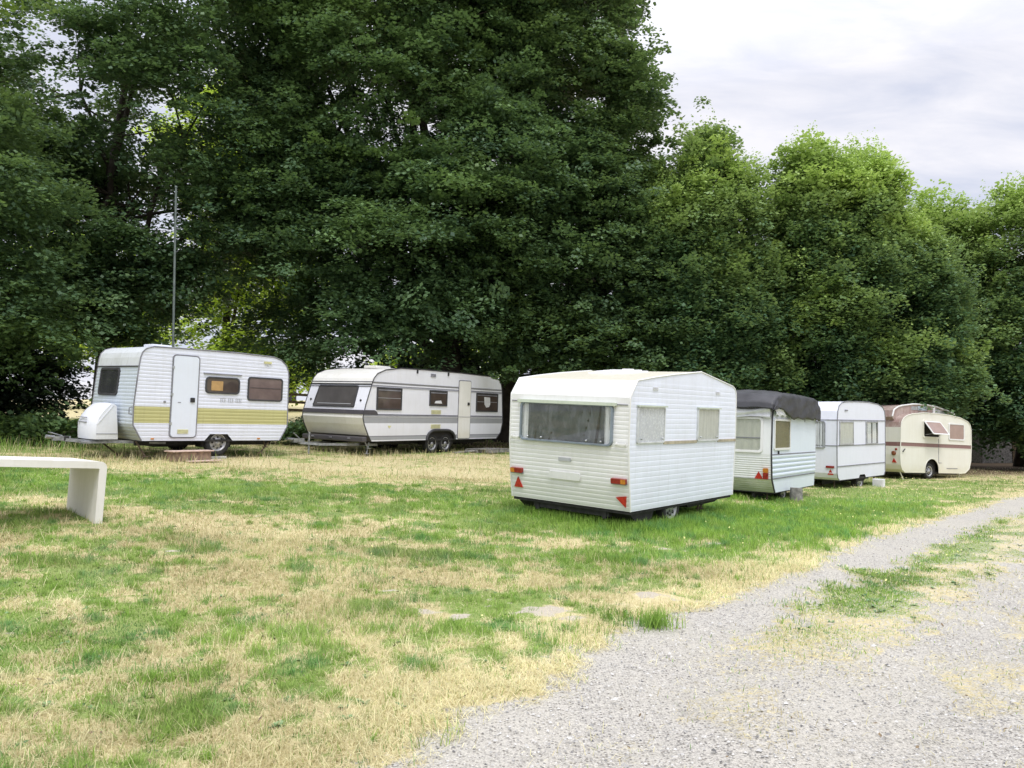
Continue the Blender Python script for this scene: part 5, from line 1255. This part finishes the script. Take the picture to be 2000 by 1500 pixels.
    tp = path((0, 0, -.4), (cx * .6, cy * .6, zt2), .12, 8); mb.tube(tp, [trunk_r * 1.35] + [trunk_r * (1 - .85 * i / 8) for i in range(1, 9)], 12)
    if limbs:
        for l in lo:
            e = Vector((l[0] - bx, l[1] - by, l[2] - bz + .25 * l[5]))
            i = rnd.randint(2, 5); s_ = tp[i]
            pp = path(s_, e, .25, 6); mb.tube(pp, [trunk_r * .42 * (1 - .8 * j / 6) for j in range(7)], 8)
            for q in range(5):
                a = pp[rnd.randint(2, 5)]; d_ = Vector((rnd.uniform(-1, 1), rnd.uniform(-1, .6), rnd.uniform(-.2, .8))).normalized()
                e2 = a + Vector((d_.x * l[3], d_.y * l[4], d_.z * l[5])) * .75
                mb.tube(path(a, e2, .12, 4), [trunk_r * .16 * (1 - .8 * j / 4) for j in range(5)], 5)
    mb.build('trunk', 'bark', root)
    return root
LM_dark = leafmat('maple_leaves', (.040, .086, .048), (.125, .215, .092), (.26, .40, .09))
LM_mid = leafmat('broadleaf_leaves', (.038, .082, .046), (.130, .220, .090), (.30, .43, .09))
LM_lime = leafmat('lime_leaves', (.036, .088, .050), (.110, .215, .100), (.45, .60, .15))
LM_bright = leafmat('leaves_painted_sunlit', (.20, .32, .04), (.40, .56, .08), (.60, .74, .11), .45)  # sunlight on the far trees is put into these bright leaf colours
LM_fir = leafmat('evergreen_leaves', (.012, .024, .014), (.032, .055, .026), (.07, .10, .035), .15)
def trees():
    G = 'row of clipped lime trees behind the caravans'
    tree('broadleaf_tree', 'nearer left-edge tree with lighter leafy boughs', 'tree', (-15.6, 20.5),
         [(-13.2, 19., 7.7, 2.0, 2.0, 1.9), (-14.2, 19.5, 5.2, 2.6, 2.2, 1.6), (-15.3, 20., 10.5, 3.2, 3., 3.8), (-12.4, 19.6, 4.3, 1.5, 1.5, 1.0), (-16, 21, 4.0, 2.6, 2.0, 1.6)],
         2500, LM_mid, leaf=.11, L=.40, trunk_r=.30, gap=.33, seed=21, young_top=.55, bough=.85)
    tree('broadleaf_tree', 'tall open-crowned tree with sky showing through, behind the olive-striped caravan', 'tree', (-14.6, 28.),
         [(-12.5, 26, 8.4, 4.2, 3.2, 3.2), (-10.3, 26, 11.5, 3.8, 3., 3.2), (-14.6, 26, 12.5, 4.2, 3.2, 3.4), (-12., 26, 16.2, 4.8, 3.4, 3.6), (-9.3, 25.5, 9.0, 2.4, 2.2, 1.5), (-16.5, 26, 8, 3.2, 3, 3.2), (-13.4, 24.6, 5.4, 2.6, 2., 1.3), (-11.6, 25, 6.8, 1.4, 1.6, .7)],
         5600, LM_dark, leaf=.125, L=.48, n_leaf=54, trunk_r=.30, gap=.465, gapscale=.6, seed=3, back=.45, inner=.12, young_top=.3, bough=1.1)
    tree('broadleaf_tree', 'huge dark tree in the middle, sweeping down behind the double-wheeled caravan', 'tree', (-1.9, 28.5),
         [(-4.6, 27.6, 13.4, 4.8, 3.4, 3.8), (-4.6, 28, 17.8, 5.2, 3.8, 4.0), (-6.3, 26.6, 8.2, 3.0, 2.6, 2.6), (-3.0, 26.4, 7.6, 3.4, 2.8, 2.8), (-6.8, 27, 11.2, 2.6, 2.6, 2.6),
          (-.6, 26.8, 9.6, 3.2, 2.8, 3.2), (-5.8, 26.2, 5.0, 2.8, 2.2, 1.7), (-2.6, 27.3, 5.1, 2.8, 1.8, 1.3), (-8.2, 27.5, 15.5, 2.4, 2.4, 3)],
         8000, LM_dark, leaf=.126, L=.48, n_leaf=56, trunk_r=.46, gap=.33, gapscale=.5, seed=5, inner=.30, young_top=.5, trunk_top=15, bough=1.15)
    tree('broadleaf_tree', 'tall dark tree whose crown edge meets the open sky, right of the huge middle tree', 'tree', (-.3, 30.5),
         [(1.6, 29.6, 13.2, 3.4, 3.2, 3.6), (1.2, 29.8, 17.8, 3.3, 3.2, 3.8), (2.8, 29.2, 10.2, 2.1, 2.6, 3.0), (1.4, 28.4, 8.2, 3.4, 2.8, 3.0), (3.2, 28., 5.4, 3.0, 2.4, 2.4), (4.4, 29.6, 14.2, 1.2, 1.6, 1.3), (.6, 28.2, 4.9, 2.2, 1.6, 1.3)],
         6200, LM_mid, leaf=.126, L=.46, n_leaf=56, trunk_r=.40, gap=.35, gapscale=.5, seed=8, inner=.26, young_top=.4, trunk_top=17, bough=1.05)
    tree('lime_tree', 'narrow lime tree with pointed top, leftmost of the clipped row', 'tree', (7.0, 29.4),
         [(7.4, 28.6, 8.7, 1.8, 1.9, 2.6), (6.9, 28.4, 5.6, 2.5, 2.2, 2.8), (5.5, 28.4, 7.6, 1.7, 1.8, 2.6), (6.2, 28., 3.4, 2.6, 1.7, 1.7), (7.1, 28.8, 11.0, .7, .8, 1.2), (8.0, 28.8, 9.7, .6, .8, 1.1), (7.1, 28.8, 12.0, .35, .5, .6), (5.6, 28.8, 9.8, .9, .9, 1.)],
         4200, LM_lime, leaf=.128, L=.38, trunk_r=.22, gap=.27, seed=13, young_top=.6, shoots=300, group=G, inner=.25, bough=.6, vz=.5, droop=.5, up=.22, n_leaf=52, noisy=.15)
    tree('lime_tree', 'broad round-topped lime tree rising behind the tarpaulin-covered and plain white caravans', 'tree', (12.2, 30.),
         [(12.0, 29.4, 8.6, 2.45, 2.3, 2.8), (12.0, 29.2, 5.6, 3.6, 2.6, 3.2), (14.2, 29.4, 5.4, 2.4, 2.3, 3.5), (10.6, 28.8, 3.9, 2.5, 2., 2.2), (13.6, 28.6, 3.4, 3.0, 2., 1.7), (11.2, 29.4, 10.5, 1.15, 1.4, 1.2), (13.0, 29.4, 10.2, 1.2, 1.4, 1.4)],
         6800, LM_lime, leaf=.128, L=.38, trunk_r=.26, gap=.27, seed=17, young_top=.95, shoots=620, group=G, inner=.25, bough=.6, vz=.5, droop=.5, up=.22, n_leaf=52, noisy=.15)
    tree('lime_tree', 'lower lime tree seen between the broad lime and the right-edge lime', 'tree', (19.2, 36.5),
         [(19.3, 36, 9.2, 2.4, 2.2, 2.2), (18.6, 36, 6., 2.8, 2.4, 3.2)],
         2400, LM_lime, leaf=.14, L=.42, trunk_r=.24, gap=.27, seed=23, young_top=1.0, shoots=260, group=G, bough=.65, vz=.5, droop=.5, up=.22, n_leaf=50, noisy=.15)
    tree('lime_tree', 'right-edge lime tree with boughs drooping over the bare ground', 'tree', (22.8, 35.5),
         [(22.4, 33.8, 8.6, 3.2, 2.6, 3.0), (22.2, 33.2, 5.0, 3.4, 2.5, 3.0), (20.6, 32.6, 3.2, 1.6, 1.8, 2.0), (22.4, 31.6, 1.9, 1.7, 1.4, 1.5), (20.6, 31.8, 1.9, .8, .8, .8), (24.6, 32.4, 2.4, 2.6, 2., 2.2), (24.8, 34, 8.6, 2.6, 2.4, 2.8)],
         5600, LM_lime, leaf=.135, L=.40, trunk_r=.26, gap=.27, seed=29, young_top=.95, shoots=380, group=G, bough=.65, vz=.5, droop=.5, up=.22, n_leaf=50, noisy=.15)
    B = 'trees beyond the dark ones with sunlight put into their leaf colour'
    tree('background_tree', 'bright yellow-green tree glimpsed through the gap above the olive-striped caravan', 'tree', (-17.5, 47), [(-15.4, 47, 7.4, 3.4, 2.4, 3.6), (-14.5, 47, 5.0, 2.6, 2, 1.8), (-15, 47, 13, 4.5, 3, 4.2), (-16, 47, 18.5, 4.5, 3, 3.6)], 2700, LM_bright, leaf=.22, L=.65, trunk_r=.3, gap=.20, seed=31, youngall=.5, group=B, n_leaf=34, bough=1.4)
    tree('background_tree', 'low bright bush seen under the huge middle tree above the double-wheeled caravan', 'bush', (-5.2, 50), [(-5.2, 50, 4.8, 3.2, 2.2, 2.2)], 520, LM_bright, leaf=.22, L=.7, trunk_r=.2, gap=.2, seed=33, youngall=.6, group=B, n_leaf=34, bough=1.2)
    tree('background_tree', 'pale tree on the field edge behind the open-crowned tree', 'tree', (-27, 52), [(-26, 52, 7., 4.2, 3, 3.), (-29, 52, 10, 4.2, 3, 4.)], 900, LM_bright, leaf=.24, L=.8, trunk_r=.25, gap=.36, seed=35, youngall=.35, group=B, n_leaf=34, bough=1.4)
    tree('background_tree', 'dark shaded tree closing the row behind the plain white caravan', 'tree', (9.5, 36), [(6, 36, 5.5, 4.5, 2.5, 5), (13, 36.5, 5.5, 5., 2.5, 5), (1, 35, 6, 4.5, 2.5, 6), (-3.5, 34, 8, 3.6, 2.5, 5.5), (17.5, 38, 4.5, 3.5, 2.5, 4.5)], 3000, LM_fir, leaf=.24, L=.8, trunk_r=.3, gap=.2, seed=37, n_leaf=34, back=.1, bough=1.5)
    tree('evergreen_shrub', 'dark low-branched evergreen shrub at the left edge of the meadow', 'shrub', (-15.3, 23.2), [(-15.1, 22.6, 2.9, 2.1, 2., 1.1), (-17, 22.4, 3.1, 2.8, 2., 1.7)], 1500, LM_fir, leaf=.12, L=.42, trunk_r=.12, gap=.1, seed=41, bough=.8)
    tree('nettle_patch', 'patch of green nettles and weeds beside the hitch of the olive-striped caravan', 'plants', (-12.2, 19.6), [(-12.6, 19.4, 1.38, 1.5, .7, .22), (-10.9, 19.3, 1.3, .9, .5, .14)], 190, LM_mid, leaf=.11, L=.26, trunk_r=.03, gap=.05, seed=47, bough=.35, vz=.6, droop=.2, up=.5, youngall=.1)
    tree('hedge_shrub', 'dark undergrowth shrub closing the view beyond the right-edge lime', 'shrub', (30, 44), [(31, 44, 3.0, 5.4, 1.6, 3.0), (24, 45, 3., 4.6, 1.6, 3.), (18, 44, 3., 4., 1.6, 3.)], 1500, LM_fir, leaf=.2, L=.7, trunk_r=.12, gap=.08, seed=43, bough=1.2)
    tree('leafy_shrub', 'low green leafy shrub growing behind the gap between the two left caravans', 'shrub', (-7.4, 23.6), [(-7.4, 23.6, 1.15, 1.2, .8, .35), (-6.4, 24.2, 1.2, 1., .8, .35)], 200, LM_mid, leaf=.10, L=.32, trunk_r=.05, gap=.1, seed=45, bough=.4)
trees()

# ------------------------------------------------------------------ light, sky, camera
SUN_AZ, SUN_EL = (.15, -.75), 62.
def lighting():
    w = bpy.data.worlds.new('World'); scene.world = w; w.use_nodes = True
    t = NT(w.node_tree); t.n.clear()
    out = t.n.new('ShaderNodeOutputWorld')
    sky = t.node('ShaderNodeTexSky', sky_type='NISHITA', sun_disc=False, sun_elevation=R_(SUN_EL), sun_rotation=math.atan2(SUN_AZ[0], SUN_AZ[1]))
    co = t.node('ShaderNodeTexCoord').outputs['Generated']
    s = t.node('ShaderNodeSeparateXYZ', ins={0: co}); z = t.math('MAXIMUM', s.outputs[2], 0.)
    den = t.math('ADD', z, .22)
    pr = t.node('ShaderNodeCombineXYZ', ins={0: t.math('DIVIDE', s.outputs[0], den), 1: t.math('DIVIDE', s.outputs[1], den), 2: .0}).outputs[0]
    mp = t.mapping(pr, (1.0, 2.6, 1.), (0, 0, R_(28)))
    n1 = t.noise(mp, .9, 7, .52, .25); n2 = t.noise(t.mapping(pr, (1.6, 3.4, 1), (0, 0, R_(20)), (3, 1, 0)), 2.2, 6, .6, .4)
    cl = t.math('ADD', t.math('MULTIPLY', n1, .7), t.math('MULTIPLY', n2, .3))
    f = t.ramp(cl, .38, .58)
    blue = t.node('ShaderNodeVectorMath', operation='SCALE', ins={0: sky.outputs[0], 'Scale': .06}).outputs[0]
    base = t.mix(.78, blue, (.57, .605, .735))
    c = t.mix(f, base, (.72, .715, .76))
    zen = t.ramp(s.outputs[2], .38, .90, 1.0, ZEN * 1.2)
    zn = t.node('ShaderNodeVectorMath', operation='SCALE', ins={0: c}); t.l.new(zen, zn.inputs['Scale'])
    bg = t.node('ShaderNodeBackground', ins={'Color': zn.outputs[0], 'Strength': 1.0}).outputs[0]; t.l.new(bg, out.inputs[0])
    L = bpy.data.lights.new('sun', 'SUN'); L.energy = SUN_E; L.angle = R_(17); L.color = (1., .97, .93)
    o = bpy.data.objects.new('sun', L); COL.objects.link(o)
    h = math.hypot(*SUN_AZ); e = R_(SUN_EL); d = Vector((SUN_AZ[0] / h * math.cos(e), SUN_AZ[1] / h * math.cos(e), math.sin(e)))
    o.rotation_euler = d.to_track_quat('Z', 'Y').to_euler()
ZEN, SUN_E = 2.3, 1.25
lighting()
cam = bpy.data.cameras.new('camera'); cam.sensor_width = 36.; cam.lens = 1539.34 / 2000 * 36; cam.clip_end = 2000; cam.clip_start = .05
co = bpy.data.objects.new('camera', cam); COL.objects.link(co); scene.camera = co
p_ = R_(2.6867); r_ = R_(.2631)
F = Vector((0, math.cos(p_), math.sin(p_))); U = Vector((0, -math.sin(p_), math.cos(p_))); Rr = Vector((1, 0, 0))
R2 = Rr * math.cos(r_) + U * math.sin(r_); U2 = U * math.cos(r_) - Rr * math.sin(r_)
co.matrix_world = Matrix(((R2.x, U2.x, -F.x, 0), (R2.y, U2.y, -F.y, 0), (R2.z, U2.z, -F.z, 1.6), (0, 0, 0, 1)))
scene.view_settings.view_transform = 'Standard'; scene.view_settings.look = 'None'; scene.view_settings.exposure = 0.42; scene.view_settings.gamma = 1
scene.cycles.max_bounces = 6; scene.cycles.diffuse_bounces = 3; scene.cycles.transparent_max_bounces = 10; scene.cycles.use_denoising = True
